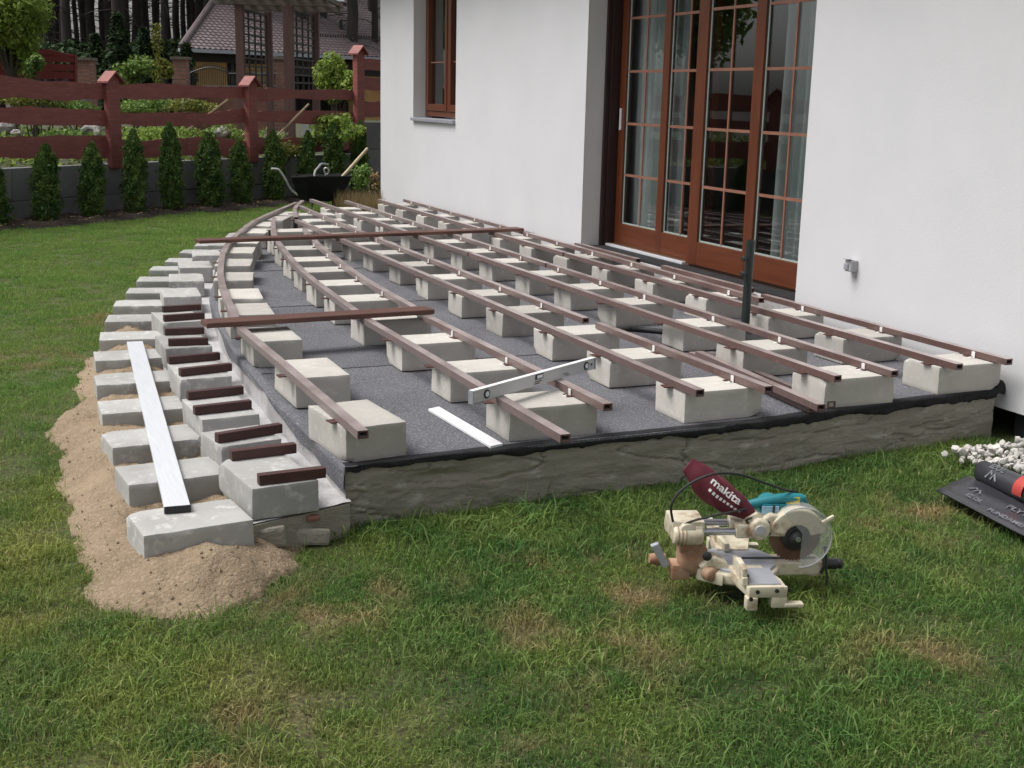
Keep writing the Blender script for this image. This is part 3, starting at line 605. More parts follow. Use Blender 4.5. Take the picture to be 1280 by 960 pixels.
# ------------------------------------------------------------------ things lying on the terrace
t = thing('straightedge', (.62, 5.55, -.079), 'long bright aluminium straightedge resting on the lower step blocks', 'straightedge')
a, b = Vector((.770, 7.02, -.066)), Vector((.562, 4.095, -.066))
MB().bar(a, b, .085, .022).build('profile', M['alu'], t, bevel=.002)
d = (b - a).normalized(); MB().bar(b, b + d*.006, .088, .025).build('end_cap', M['rubber'], t, bevel=.002)
t = thing('spirit_level', (2.05, 4.47, .172), 'silver spirit level standing on edge across two joists', 'spirit level')
a, b = Vector((1.69, 4.265, .197)), Vector((2.421, 4.682, .197)); d = (b - a).normalized(); n_ = Vector((d.y, -d.x, 0))
MB().bar(a, b, .016, .050).build('body', M['level'], t, bevel=.002)
MB().bar(a + Vector((0, 0, .0255)), b + Vector((0, 0, .0255)), .022, .003).build('top_flange', M['white'], t)
MB().bar(a - d*.004, a, .024, .053).build('end_cap', M['grey_metal'], t, bevel=.001); MB().bar(b, b + d*.004, .024, .053).build('end_cap', M['grey_metal'], t, bevel=.001)
for s_ in (.085, .775):
    p = a + d*s_; MB().lathe(p + n_*.006, n_, [(.018, 0), (.018, .005), (.013, .0052)], 20).build('vial_ring', M['black'], t, smooth=True)
    MB().lathe(p + n_*.0112, n_, [(.011, 0), (.011, .0015)], 16).build('vial', M['sky_pane'], t)
p = a + d*.43 + Vector((0, 0, .012)); MB().bar(p - d*.026 + n_*.009, p + d*.026 + n_*.009, .004, .022).build('vial_window', M['black'], t)
MB().bar(p - d*.018 + n_*.0115, p + d*.018 + n_*.0115, .004, .012).build('vial', M['sky_pane'], t)
mb = MB()
for i, (q, w, h) in enumerate([(.40, .05, .004), (.40, .035, .004), (.60, .04, .003), (.62, .03, .003)]):
    p = a + d*q + n_*.0082 + Vector((0, 0, -.008 - .008*(i % 2))); mb.bar(p, p + d*w, .0006, h)
mb.build('print', M['black'], t)
p = a + d*.815 + n_*.0085; MB().lathe(p, n_, [(.006, 0), (.006, .001)], 12).build('hang_hole', M['black'], t)
st = MB().prism([(1.712, 4.813), (1.769, 4.838), (1.803, 4.215), (1.745, 4.198)], .008, .018)
tag(st.build('aluminium_strip', M['white'], bevel=.001, loc=(1.75, 4.5, .008)), 'short white flat strip lying on the grey membrane near the front', 'strip')
# parasol foot
hz_ = [on_z(px, py, .02) for px, py in ((772, 412), (790, 411), (812, 413), (832, 415), (850, 414), (858, 410))]
tag(MB().tube(hz_, .016, 10).build('black_hose', M['rubber'], smooth=True, loc=hz_[0]), 'black hose lying on the membrane behind the middle row blocks', 'hose')
t = thing('parasol_stand', (3.98, 5.84, TOPZ), 'dark green parasol pole standing on a black foot plate among the joists', 'parasol stand')
MB().lathe((3.98, 5.84, TOPZ + .002), (0, 0, 1), [(.0, 0), (.25, .0), (.25, .012), (.24, .02), (.05, .03), (.032, .07)], 36).build('foot_plate', M['black'], t, smooth=True)
MB().lathe((3.98, 5.84, .03), (0, 0, 1), [(.0245, 0), (.0245, .50), (.026, .501), (.026, .53), (.020, .531), (.020, .45), (0, .45)], 24).build('pole', M['pole'], t, smooth=True)
for z in (.46, .375):
    MB().lathe((3.958, 5.832, z), (-1, -.25, 0), [(.007, 0), (.007, .018), (.015, .018), (.015, .034), (.012, .038)], 10).build('clamp_knob', M['black'], t)

# ------------------------------------------------------------------ house
hx = 4.5
H = thing('house', (8.25, 5, -.3), 'white rendered house with brown glazed doors and a tall narrow window', 'house')
DY0, DY1, DZ0, DZ1 = 6.1, 9.0, .14, 2.36
WY0, WY1, WZ0, WZ1 = 11.9, 13.21, 1.05, 2.40
TOP, BOT, Y0, Y1, TH = 3.0, -.102, -5.0, 14.4, .30
# outer skin with openings, cut as panels that butt end to end
def skin(y0, y1, z0, z1):
    ny, nz = max(2, int((y1 - y0)/.12)), max(2, int((z1 - z0)/.12)); P = np.zeros((nz, ny, 3))
    for i, z in enumerate(np.linspace(z0, z1, nz)):
        for j, y in enumerate(np.linspace(y0, y1, ny)):
            P[i, j] = (hx + .0025*fbm(y*1.1, z*1.1, 5), y, z)
    return P
def add_grid(mb, P):
    n_, m_, _ = P.shape; mb.add(P.reshape(-1, 3).tolist(), [(i*m_ + j, (i + 1)*m_ + j, (i + 1)*m_ + j + 1, i*m_ + j + 1) for i in range(n_ - 1) for j in range(m_ - 1)])
mb = MB()
for r_ in ((Y0, DY0, BOT, TOP), (DY0, DY1, DZ1, TOP), (DY1, WY0, BOT, TOP), (WY0, WY1, BOT, WZ0), (WY0, WY1, WZ1, TOP), (WY1, Y1, BOT, TOP)): add_grid(mb, skin(*r_))
mb.span((hx + .01, Y1 - .2, BOT), (12, Y1, TOP)); mb.span((hx + .01, Y0, BOT), (12, Y0 + .2, TOP)); mb.span((11.8, Y0 + .2, BOT), (12, Y1 - .2, TOP))
mb.add([(hx + .004, Y0, BOT), (hx + .004, Y1, BOT), (hx + .12, Y1, BOT), (hx + .12, Y0, BOT)], [(0, 1, 2, 3)])
wall = mb.build('wall', M['plaster'], H, smooth=True)
mb = MB()                                                               # reveals
mb.span((hx + .003, DY1, DZ0 - .1), (hx + .30, DY1 + .02, DZ1)); mb.span((hx + .003, DY0 - .02, DZ0 - .1), (hx + .30, DY0, DZ1)); mb.span((hx + .003, DY0, DZ1), (hx + .30, DY1, DZ1 + .02))
mb.build('door_reveal', M['reveal'], H); mb = MB()
mb.span((hx + .003, WY1, WZ0), (hx + .22, WY1 + .02, WZ1)); mb.span((hx + .003, WY0 - .02, WZ0), (hx + .22, WY0, WZ1)); mb.span((hx + .003, WY0, WZ1), (hx + .22, WY1, WZ1 + .02))
mb.build('window_reveal', M['reveal'], H)
MB().span((hx + .07, Y0 + .05, -.5), (hx + .2, 4.37, BOT + .01)).build('plinth', M['bitumen'], H)
rf = MB(); rf.extrude([(hx - .55, Y0 - .5, TOP - .02), (8.25, Y0 - .5, TOP + 2.6), (12.55, Y0 - .5, TOP - .02), (12.55, Y0 - .5, TOP + .12), (8.25, Y0 - .5, TOP + 2.78), (hx - .55, Y0 - .5, TOP + .12)], (0, Y1 - Y0 + 1.0, 0))
rf.build('roof', M['tile'], H)
# room behind the doors
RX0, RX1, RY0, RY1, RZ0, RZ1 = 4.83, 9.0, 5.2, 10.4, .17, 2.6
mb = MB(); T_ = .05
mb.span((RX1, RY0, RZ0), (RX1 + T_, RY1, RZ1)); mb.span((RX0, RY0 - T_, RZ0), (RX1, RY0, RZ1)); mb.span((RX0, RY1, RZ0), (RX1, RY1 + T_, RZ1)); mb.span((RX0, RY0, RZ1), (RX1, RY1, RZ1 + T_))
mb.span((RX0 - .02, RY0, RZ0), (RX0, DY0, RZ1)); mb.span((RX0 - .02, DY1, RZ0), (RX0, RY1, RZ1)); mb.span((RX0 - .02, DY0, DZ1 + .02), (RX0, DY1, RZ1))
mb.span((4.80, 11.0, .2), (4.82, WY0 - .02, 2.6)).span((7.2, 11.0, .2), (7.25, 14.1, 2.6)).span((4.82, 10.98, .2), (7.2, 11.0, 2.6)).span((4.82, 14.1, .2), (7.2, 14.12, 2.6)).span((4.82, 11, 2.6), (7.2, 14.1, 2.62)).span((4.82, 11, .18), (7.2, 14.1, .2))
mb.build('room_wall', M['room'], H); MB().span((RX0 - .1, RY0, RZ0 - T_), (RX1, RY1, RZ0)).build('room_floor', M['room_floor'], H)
# threshold
MB().span((hx + .004, DY0 + .002, -.05), (hx + .34, DY1 - .002, .130)).build('threshold', M['cement'], H, bevel=.006)
MB().span((hx + .05, DY0 + .004, .1302), (hx + .20, DY1 - .004, .150)).build('sill_flashing', M['bitumen'], H, bevel=.004)
MB().span((4.70, 7.75, .150), (4.76, DY1 - .02, .168)).build('sill_rail', M['alu'], H, bevel=.002)
# sliding door: a rear pair and a front pair of sashes, muntins on the glass
dr = MB()
dr.span((4.695, DY1 - .045, .15), (4.86, DY1, DZ1)); dr.span((4.695, DY0, .15), (4.86, DY0 + .045, DZ1)); dr.span((4.695, DY0 + .045, DZ1 - .06), (4.86, DY1 - .045, DZ1)); dr.span((4.70, DY0 + .045, .13), (4.86, DY1 - .045, .152))
dr.span((4.66, DY1 - .03, .152), (4.695, DY1, DZ1))
door = dr.build('sliding_door', M['wood_dark'], H, bevel=.003)
ZS = [.72, 1.12, 1.52, 1.92]
def sash(X, ya, yb, stiles, bars):
    z0, z1, r0, rt_ = .168, 2.30, .335, 2.22; th = .05
    for (a, b) in stiles: MB().span((X, a, z0), (X + th, b, z1)).build('stile', M['wood'], door, bevel=.004)
    e = sorted(stiles)
    for (a0, a1), (b0, b1) in zip(e[:-1], e[1:]):
        MB().span((X + .001, a1, z0 + .001), (X + th - .001, b0, r0)).build('bottom_rail', M['woodH'], door, bevel=.004)
        MB().span((X + .001, a1, rt_), (X + th - .001, b0, z1 - .001)).build('top_rail', M['woodH'], door, bevel=.004)
        gx = X + .026
        MB().span((gx, a1, r0), (gx + .004, b0, rt_)).build('glass_pane', M['glass'], door)
        s = MB()
        for (p, q) in (((a1, r0), (a1 + .012, rt_)), ((b0 - .012, r0), (b0, rt_)), ((a1 + .012, r0), (b0 - .012, r0 + .010))): s.span((gx - .006, p[0], p[1]), (gx - .0005, q[0], q[1]))
        s.build('pane_seal', M['spacer'], door)
        ym = (a1 + b0)/2
        MB().span((gx - .010, ym - .0075, r0 + .011), (gx - .001, ym + .0075, rt_)).build('glazing_bar', M['muntin'], door)
        for z in ZS:
            for (y0_, y1_) in ((a1 + .013, ym - .008), (ym + .008, b0 - .013)): MB().span((gx - .0095, y0_, z - .0075), (gx - .001, y1_, z + .0115)).build('glazing_bar', M['muntin'], door)
sash(4.775, 6.14, 8.95, [(8.86, 8.95), (8.20, 8.29), (7.58, 7.70)], None)
sash(4.705, 6.14, 7.70, [(7.575, 7.705), (6.895, 7.0), (6.15, 6.27)], None)
MB().span((4.762, 8.895, 1.07), (4.774, 8.918, 1.24)).build('door_handle', M['alu'], door, bevel=.003)
# curtains hang inside, each on its own
def curtain(x, ya, yb, label, z0=.20, z1=2.45, m='curtain'):
    n_ = int((yb - ya)/.012) + 2; P = np.zeros((8, n_, 3))
    for i, z in enumerate(np.linspace(z0, z1, 8)):
        for j, y in enumerate(np.linspace(ya, yb, n_)): P[i, j] = (x + .022*math.sin(y*52 + math.sin(y*13)*1.5) + .006*math.sin(z*3 + y*20), y, z)
    o = grid_mesh('curtain', P, M[m]); tag(o, label, 'curtain', 'curtains behind the glazed doors')
curtain(4.90, 8.47, 8.86, 'pale blue curtain behind the leftmost door pane')
curtain(4.90, 8.10, 8.37, 'pale blue curtain strip behind the second door pane')
curtain(4.96, 6.12, 7.06, 'wide pale blue curtain behind the rightmost door pane')
curtain(4.98, 8.93, 9.25, 'grey curtain at the far left edge of the glazed doors', m='curtain_grey')
# tall window
wf = MB(); X0, X1 = 4.64, 4.72
wf.span((X0, WY0 + .006, WZ0 + .03), (X1, WY0 + .07, WZ1)); wf.span((X0, WY1 - .055, WZ0 + .03), (X1, WY1, WZ1)); wf.span((X0, WY0 + .07, WZ0 + .03), (X1, WY1 - .055, WZ0 + .085)); wf.span((X0, WY0 + .07, WZ1 - .06), (X1, WY1 - .055, WZ1))
win = wf.build('window', M['wood'], H, bevel=.004)
for (a, b) in ((12.52, 13.15), (11.975, 12.46)):
    for r_, nm, mm in (((b - .06, b, WZ0 + .09, WZ1 - .065), 'sash_stile', 'wood'), ((a, a + .06, WZ0 + .09, WZ1 - .065), 'sash_stile', 'wood'), ((a + .06, b - .06, WZ0 + .09, WZ0 + .16), 'sash_rail', 'woodH')):
        MB().span((X0 - .012, r_[0], r_[2]), (X1 - .01, r_[1], r_[3])).build(nm, M[mm], win, bevel=.004)
    MB().span((X0 + .03, a + .06, WZ0 + .16), (X0 + .034, b - .06, WZ1 - .065)).build('glass_pane', M['glass'], win)
    MB().span((X0 + .018, a + .06, 1.64), (X0 + .0295, b - .06, 1.652)).build('glazing_bar', M['muntin'], win)
MB().span((X0 - .004, 12.462, WZ0 + .088), (X1, 12.518, WZ1 - .062)).build('mullion', M['wood'], win, bevel=.004)
MB().span((hx - .035, WY0 - .0, WZ0 - .022), (X0 + .02, WY1, WZ0 + .012)).build('window_sill', M['grey_metal'], H, bevel=.004)
curtain(4.85, 12.0, 13.2, 'pale net curtain behind the tall narrow window', 1.0, 2.5)
# socket on the wall
t = thing('outdoor_socket', (4.5, 5.577, .436), 'small grey outdoor power socket on the white wall right of the doors', 'power socket')
MB().box((4.478, 5.575, .436), (.050, .060, .064)).build('box', M['socket'], t, bevel=.008)
MB().box((4.449, 5.584, .432), (.010, .034, .036)).build('lid', M['grey_metal'], t, bevel=.008); MB().box((4.460, 5.575, .470), (.046, .05, .006), ry=.3).build('hood', M['socket'], t, bevel=.002)
MB().tube([(4.487, 5.56, .405), (4.488, 5.557, .388), (4.493, 5.556, .37)], .006, 8).build('cable_gland', M['socket'], t)

# ------------------------------------------------------------------ pebbles and the roll of sheeting at the house corner
pb = MB(); PB = [(3.86, 4.08), (4.56, 4.10), (4.60, 3.2), (4.25, 3.2), (4.02, 3.75)]
ico = bmesh.new(); bmesh.ops.create_icosphere(ico, subdivisions=1, radius=1); IV = [v.co.copy() for v in ico.verts]; IF = [tuple(v.index for v in f.verts) for f in ico.faces]; ico.free()
cnt = 0
while cnt < 900:
    x, y = rng.uniform(3.8, 4.6), rng.uniform(3.2, 4.14)
    if poly_sd(np.array([x]), np.array([y]), PB)[0] < .0: continue
    r_ = rng.uniform(.011, .024); rot = Matrix.Rotation(rng.random()*6, 3, Vector(rng.normal(size=3)).normalized()); sc = Vector((1, rng.uniform(.65, 1), rng.uniform(.5, .8)))
    c = Vector((x, y, gz(x, y) + .022 + rng.random()*.05)); ph = Vector(rng.normal(size=3))*7
    pb.add([c + rot @ Vector((v.x*sc.x, v.y*sc.y, v.z*sc.z))*r_*(1 + .22*noise.noise(v*1.7 + ph)) for v in IV], IF); cnt += 1
tag(pb.build('pebbles', M['pebble'], smooth=True), 'bed of white pebbles between the terrace base and the house corner', 'pebbles', kind='stuff')

def text_mesh(body, size, fn, depth=.0015, name='lettering', m=None, parent=None, extrude=True, xs=1.0, bold=0):
    cu = bpy.data.curves.new('text', 'FONT'); cu.body = body; cu.size = size; cu.align_x = 'CENTER'; cu.align_y = 'CENTER'; cu.offset = bold; cu.resolution_u = 3
    o = bpy.data.objects.new('text', cu); dg = bpy.context.evaluated_depsgraph_get()
    me = bpy.data.meshes.new_from_object(o.evaluated_get(dg)) if False else o.to_mesh()
    v = [tuple(p.co) for p in me.vertices]; f = [tuple(p.vertices) for p in me.polygons]
    o.to_mesh_clear(); bpy.data.objects.remove(o)
    mb = MB(); mb.add([fn(p[0]*xs, p[1]) for p in v], f)
    return mb.build(name, m, parent)
ra, rb = Vector((3.77, 3.74, 0)), Vector((3.66, 2.74, 0))                      # axis of the roll, running out of the frame
ra.z = rb.z = gz(3.6, 3.6) + .082; d = (rb - ra).normalized(); n_ = Vector((d.y, -d.x, 0)); RR = .050
if n_.x > 0: n_ = -n_
rb = ra + d*1.05
roll = thing('sheeting_roll', (*ra.xy, gz(*ra.xy)), 'roll of black studded sheeting with a red band, partly unrolled on the grass', 'roll')
prof = MB(); ring = []; NS = 44; vs = []
for k in range(NS*2 + 1):                                               # spiral: two visible turns
    a = -math.pi/2 + k*2*math.pi/NS; r_ = RR - .008*k/NS
    ring.append((math.cos(a)*r_, math.sin(a)*r_))
L_ = (rb - ra).length
vs = [ra + d*s_*L_ + n_*c + Vector((0, 0, e)) + Vector((0, 0, .003*math.sin(s_*9 + c*30))) for s_ in np.linspace(0, 1, 12) for c, e in ring]
K = len(ring); prof.add(vs, [(i*K + k, i*K + k + 1, (i + 1)*K + k + 1, (i + 1)*K + k) for i in range(11) for k in range(K - 1)])
ro = prof.build('rolled_part', M['sheet'], roll, smooth=True); so_ = ro.modifiers.new('thickness', 'SOLIDIFY'); so_.thickness = .004
SW = .25                                                                # the loose flap towards the lawn
P = []
for w_ in np.linspace(0, 1, 14):
    row = []
    for s_ in np.linspace(-.06, 1.0, 26):
        off = .02 + SW*w_; p = ra + d*s_*L_ + n_*off
        e = gz(p.x, p.y) + .034 + .007*fbm(s_*4, w_*3) + .006*(1 - w_)**3
        p += d*.13*w_
        row.append((p.x, p.y, e))
    P.append(row)
P = np.array(P); fl = grid_mesh('flap', P, M['sheet'], roll); so_ = fl.modifiers.new('thickness', 'SOLIDIFY'); so_.thickness = .006
def flap_z(s_, w_):
    i, j = w_*13, (s_ + .06)/1.06*25; i0, j0 = int(min(max(i, 0), 12)), int(min(max(j, 0), 24)); a, b = i - i0, j - j0
    z = P[..., 2]; return z[i0, j0]*(1 - a)*(1 - b) + z[i0 + 1, j0]*a*(1 - b) + z[i0, j0 + 1]*(1 - a)*b + z[i0 + 1, j0 + 1]*a*b
def on_flap(s0, w0, ang=0):
    def fn(x, y):
        # x runs along the roll, y across it; snapped onto the flap surface
        p = ra + d*(s0 + x + .13*(w0 - y/SW)) + n_*(.02 + SW*w0 - y); return Vector((p.x, p.y, flap_z((s0 + x)/L_, w0 - y/SW) + .0115))
    return fn
def on_roll(s0, a0):
    def fn(x, y):
        a = a0 + y/RR; return ra + d*(s0 + x) + n_*math.cos(a)*-(RR + .0032)*-1 + Vector((0, 0, math.sin(a)*(RR + .0032)))
    return fn
def mountain(fn, sc):
    mb = MB()
    for q in ([(-1, -.5), (-.35, .5), (.1, .1), (-.05, -.05), (-.33, .2), (-.75, -.5)], [(-.2, -.5), (.35, .35), (.9, -.5), (.62, -.5), (.35, -.02), (.05, -.5)]):
        pts = [fn(x*sc, y*sc) for x, y in q]; mb.add(pts, [tuple(range(len(q)))])
    return mb.build('logo', M['print_g'], roll)
mountain(on_flap(.075, .42), .042); text_mesh('IZOL', .044, on_flap(.115, .70), m=M['print_g'], parent=roll, bold=.0006)
text_mesh('PŁYTY', .052, on_flap(.33, .40), m=M['print_g'], parent=roll, bold=.0008); text_mesh('FUNDAMENTY', .042, on_flap(.36, .82), m=M['print_g'], parent=roll, bold=.0008)
text_mesh('IZOL', .040, on_roll(.11, 1.15), m=M['print_g'], parent=roll, bold=.0006); mountain(on_roll(.11, .42), .038)
text_mesh('090', .050, on_roll(.42, .55), m=M['print_g'], parent=roll, bold=.0008)
bnd = MB(); vs = []
for s_ in (.245, .30):
    for k in range(15): a = -.25 + 2.2*k/14; vs.append(ra + d*s_ + n_*math.cos(a)*(RR + .006) + Vector((0, 0, math.sin(a)*(RR + .006))))
bnd.add(vs, [(k, k + 1, 16 + k, 15 + k) for k in range(14)]); bnd.build('red_band', M['red_band'], roll, smooth=True)

# ------------------------------------------------------------------ mitre saw on the grass
SO = Vector((2.215, 3.20, -.192)); au = R(-19); U = Vector((math.cos(au), math.sin(au), 0)); V = Vector((math.sin(au), -math.cos(au), 0)); Zv = Vector((0, 0, 1))
T = Matrix(((U.x, V.x, 0, SO.x), (U.y, V.y, 0, SO.y), (0, 0, 1, SO.z), (0, 0, 0, 1)))   # local: u along the rails, v towards the lawn, w up
saw = thing('mitre_saw', SO, 'cream sliding mitre saw with burgundy dust bag and teal handle on the grass', 'mitre saw')
B = lambda: MB(T)
# base: cast wings with feet, turntable and arm
mb = B()
for s_ in (-1, 1):
    mb.extrude([(-.055, s_*.07, .03), (.050, s_*.07, .03), (.085, s_*.19, .03), (.085, s_*.265, .03), (-.035, s_*.265, .03), (-.050, s_*.18, .03)], (0, 0, .032))
    mb.box((.062, s_*.25, .014), (.05, .035, .034)); mb.box((-.025, s_*.258, .012), (.035, .035, .04)); mb.box((.108, s_*.258, .006), (.06, .03, .012))
    mb.box((.025, s_*.262, .052), (.12, .012, .03))
mb.lathe((0, 0, .006), (0, 0, 1), [(.120, 0), (.132, .008), (.132, .036), (.126, .040)], 40)
mb.extrude([(-.15, -.06, .008), (-.08, -.12, .008), (-.08, .12, .008), (-.15, .06, .008)], (0, 0, .04))
mb.build('base', M['cream'], saw, bevel=.004, smooth=True)
B().lathe((0, 0, .0465), (0, 0, 1), [(.118, 0), (.118, .008), (.114, .010)], 40).build('turntable', M['grey_metal'], saw, smooth=True)
B().box((.02, .175, .0645), (.10, .13, .005)).build('wing_plate', M['grey_metal'], saw, bevel=.001)
mb = B(); mb.extrude([(.04, -.045, .012), (.27, -.036, .012), (.27, .036, .012), (.04, .045, .012)], (0, 0, .044)); mb.box((.25, 0, .012), (.04, .05, .02)); mb.build('mitre_arm', M['cream'], saw, bevel=.005)
B().box((.12, 0, .0585), (.27, .010, .002)).build('kerf_slot', M['black'], saw)
B().lathe((.27, 0, .036), (1, 0, 0), [(.010, 0), (.010, .012), (.018, .016), (.019, .055), (.014, .062), (.017, .066), (.016, .074)], 16).build('mitre_knob', M['black'], saw, smooth=True)
B().tube([(.262, .046, .022), (.275, .05, .06), (.268, .052, .115)], .0055, 8).build('lock_rod', M['black'], saw)
B().tube([(.268, .052, .115), (.283, .056, -.015)], .004, 8).build('clamp_bar', M['black'], saw)
# fence halves, curved towards the back
for s_ in (-1, 1):
    mb = B(); pts = [(-.035, s_*.05), (-.045, s_*.15), (-.052, s_*.245), (-.034, s_*.245), (-.027, s_*.15), (-.018, s_*.05)]
    mb.extrude([(x, y, .06) for x, y in pts], (0, 0, .028)); mb.extrude([(-.05, s_*.14, .088), (-.052, s_*.24, .088), (-.036, s_*.24, .088), (-.032, s_*.14, .088)], (0, 0, .028))
    mb.build('fence', M['cream'], saw, bevel=.004)
    for y in (.10, .20): B().lathe((-.024, s_*y, .075), (1, 0, 0), [(.006, 0), (.006, .004)], 10).build('bolt', M['black'], saw)
for (u_, v_, w_) in ((.091, .255, .052), (-.01, .269, .052), (.05, .269, .055), (-.03, .272, .03)): B().lathe((u_, v_, w_), (0, 1, 0), [(.0065, 0), (.0065, .005)], 12).build('bolt', M['black'], saw)
# rear pivot, dusty, and the slide housing above it
mb = B(); mb.lathe((-.205, .0, .058), (1, .15, 0), [(.045, 0), (.056, .012), (.058, .05), (.050, .085), (.036, .098)], 26); mb.box((-.20, .02, .03), (.06, .07, .05)); mb.box((-.175, .01, .115), (.06, .07, .05)); mb.lathe((-.125, .07, .04), (.5, 1, 0), [(.022, 0), (.024, .01), (.024, .035), (.014, .04)], 16)
mb.build('pivot_housing', M['rust'], saw, bevel=.005, smooth=True)
mb = B(); mb.lathe((-.245, .0, .055), (-1, 0, .05), [(.020, 0), (.022, .02), (.016, .05)], 14); mb.build('pivot_knob', M['rust'], saw, smooth=True)
B().extrude([(-.30, .02, .115), (-.275, .02, .125), (-.235, .02, .048), (-.258, .02, .040)], (0, .022, 0)).build('lock_lever', M['grey_metal'], saw, bevel=.004)
mb = B(); mb.box((-.185, 0, .172), (.105, .12, .062)); mb.lathe((-.235, .058, .158), (1, 0, 0), [(.026, 0), (.031, .006), (.031, .085), (.027, .095)], 22); mb.lathe((-.235, -.058, .158), (1, 0, 0), [(.026, 0), (.031, .006), (.031, .085), (.027, .095)], 22); mb.lathe((-.19, .06, .176), (0, 1, 0), [(.03, 0), (.026, .018)], 20)
mb.build('slide_housing', M['cream'], saw, bevel=.007, smooth=True)
for k in range(3): B().lathe((-.222 + .012*k, .0585, .158), (1, 0, 0), [(.0325, 0), (.0325, .003)], 22).build('grip_ring', M['rust'], saw)
mb = B(); mb.extrude([(-.15, .03, .06), (-.10, .03, .095), (-.06, .03, .075), (-.045, .03, .05), (-.14, .03, .05)], (0, .055, 0)); mb.build('support_arm', M['cream'], saw, bevel=.008)
B().lathe((-.128, .086, .100), (0, 1, 0), [(.013, 0), (.015, .004), (.015, .010), (.011, .013)], 16).build('lock_knob', M['black'], saw, smooth=True)
for v_ in (-.045, .045): B().tube([(-.14, v_, .165), (.055, v_, .165)], .0115, 14).build('slide_rail', M['steel'], saw, smooth=True)
# carriage
mb = B(); mb.box((.0, 0, .170), (.06, .13, .046), ry=0); mb.extrude([(-.03, -.05, .150), (.03, -.05, .145), (.060, -.05, .200), (.04, -.05, .228), (.005, -.05, .215)], (0, .10, 0)); mb.lathe((.045, .045, .178), (0, 1, 0), [(.036, 0), (.036, .022), (.028, .026)], 24)
mb.build('carriage', M['cream'], saw, bevel=.007, smooth=True)
B().lathe((.045, .071, .178), (0, 1, 0), [(.018, 0), (.016, .004)], 18).build('pivot_cap', M['socket'], saw)
B().extrude([(.0, .0515, .185), (.014, .0515, .190), (.006, .0515, .205), (.022, .0515, .212), (.020, .0515, .217), (-.003, .0515, .207), (.004, .0515, .193), (-.001, .0515, .191)], (0, .001, 0)).build('mark', M['black'], saw)
# head: arm, guard, blade, motor, handle
BC = Vector((.172, .028, .145)); BR = .088
mb = B(); mb.extrude([(.055, .0, .150), (.135, .0, .148), (.135, .0, .215), (.085, .0, .222), (.055, .0, .205)], (0, .05, 0)); mb.build('head_arm', M['cream'], saw, bevel=.006)
mb = B(); arc = [BC + Vector((math.cos(a), 0, math.sin(a)))*.097 for a in np.linspace(R(165), R(12), 22)] + [BC + Vector((math.cos(a), 0, math.sin(a)))*.044 for a in np.linspace(R(12), R(165), 14)]
mb.extrude([p + Vector((0, -.020, 0)) for p in arc], (0, .052, 0)); mb.build('blade_guard', M['cream'], saw, bevel=.005)
B().extrude([BC + Vector((.070, .034, .062)), BC + Vector((.108, .034, .084)), BC + Vector((.111, .034, .073)), BC + Vector((.077, .034, .050))], (0, .012, 0)).build('guard_lug', M['cream'], saw, bevel=.003)
teeth = []
for k in range(96):
    a = 2*math.pi*k/96; r_ = BR if k % 2 == 0 else BR - .006; teeth.append(BC + Vector((r_*math.cos(a), -.002, r_*math.sin(a))))
B().extrude(teeth, (0, .003, 0)).build('saw_blade', M['blade'], saw)
B().lathe(BC + Vector((0, .004, 0)), (0, 1, 0), [(.046, 0), (.046, .012), (.040, .016)], 30).build('blade_cover', M['black'], saw, smooth=True)
mb = B(); mb.lathe(BC + Vector((0, .018, 0)), (0, 1, 0), [(.026, 0), (.026, .012), (.020, .014), (.012, .020)], 12); mb.build('arbor', M['rubber'], saw)
B().lathe(BC + Vector((0, .036, 0)), (0, 1, 0), [(.011, 0), (.009, .006)], 6).build('arbor_bolt', M['steel'], saw)
mb = B(); vs = []; na = 34
for y_ in (-.026, .040):
    for k in range(na): a = R(125) - R(215)*k/(na - 1); vs.append(BC + Vector((.008 + .100*math.cos(a), y_, .100*math.sin(a) + .006)))
mb.add(vs, [(k, k + 1, na + k + 1, na + k) for k in range(na - 1)])
for y_, o_ in ((-.026, 0), (.040, na)): mb.add([BC + Vector((.012, y_, .02))] + vs[o_:o_ + na], [(0, k + 1, k + 2) for k in range(na - 1)])
mb.build('clear_guard', M['guard'], saw, smooth=False)
rim = [BC + Vector((.008 + .101*math.cos(a), .041, .101*math.sin(a) + .006)) for a in np.linspace(R(125), R(-90), 34)]
B().tube(rim, .0022, 6).build('guard_rim', M['socket'], saw)
mb = B(); mb.lathe((.135, -.035, .190), (-.1, -1, .05), [(.042, 0), (.046, .012), (.044, .085), (.036, .12), (.028, .125)], 26); mb.build('motor', M['teal'], saw, smooth=True)
mb = B(); mb.tube([(.02, -.01, .236), (.07, -.01, .246), (.115, -.01, .254), (.16, -.01, .260), (.20, -.01, .258)], [.015, .018, .019, .018, .015], 14); mb.tube([(.20, -.02, .258), (.212, -.02, .235), (.195, -.02, .212), (.15, -.02, .205)], [.015, .016, .016, .018], 12); mb.box((.105, -.01, .230), (.08, .05, .03)); mb.build('handle', M['teal'], saw, smooth=True)
B().box((.088, .019, .228), (.055, .004, .026), ry=.0).build('label', M['blue_lt'], saw); B().box((.165, .003, .256), (.045, .006, .022)).build('label', M['yellow'], saw)
B().box((.098, .024, .222), (.006, .006, .05)).build('trigger_lock', M['black'], saw)
for (u_, v_, w_) in ((.115, .051, .175), (.120, .051, .205), (.08, .051, .160), (.075, .051, .196)): B().lathe((u_, v_, w_), (0, 1, 0), [(.006, 0), (.005, .004)], 10).build('bolt', M['black'], saw)
mb = B(); mb.tube([(.15, .036, .218), (.17, .036, .222), (.19, .036, .220)], .004, 6); mb.build('model_plate', M['blue_lt'], saw)
mb = B(); mb.tube([(.060, .02, .190), (.040, .02, .206), (.020, .02, .218)], [.022, .020, .018], 14); mb.build('dust_nozzle', M['cream'], saw, smooth=True)
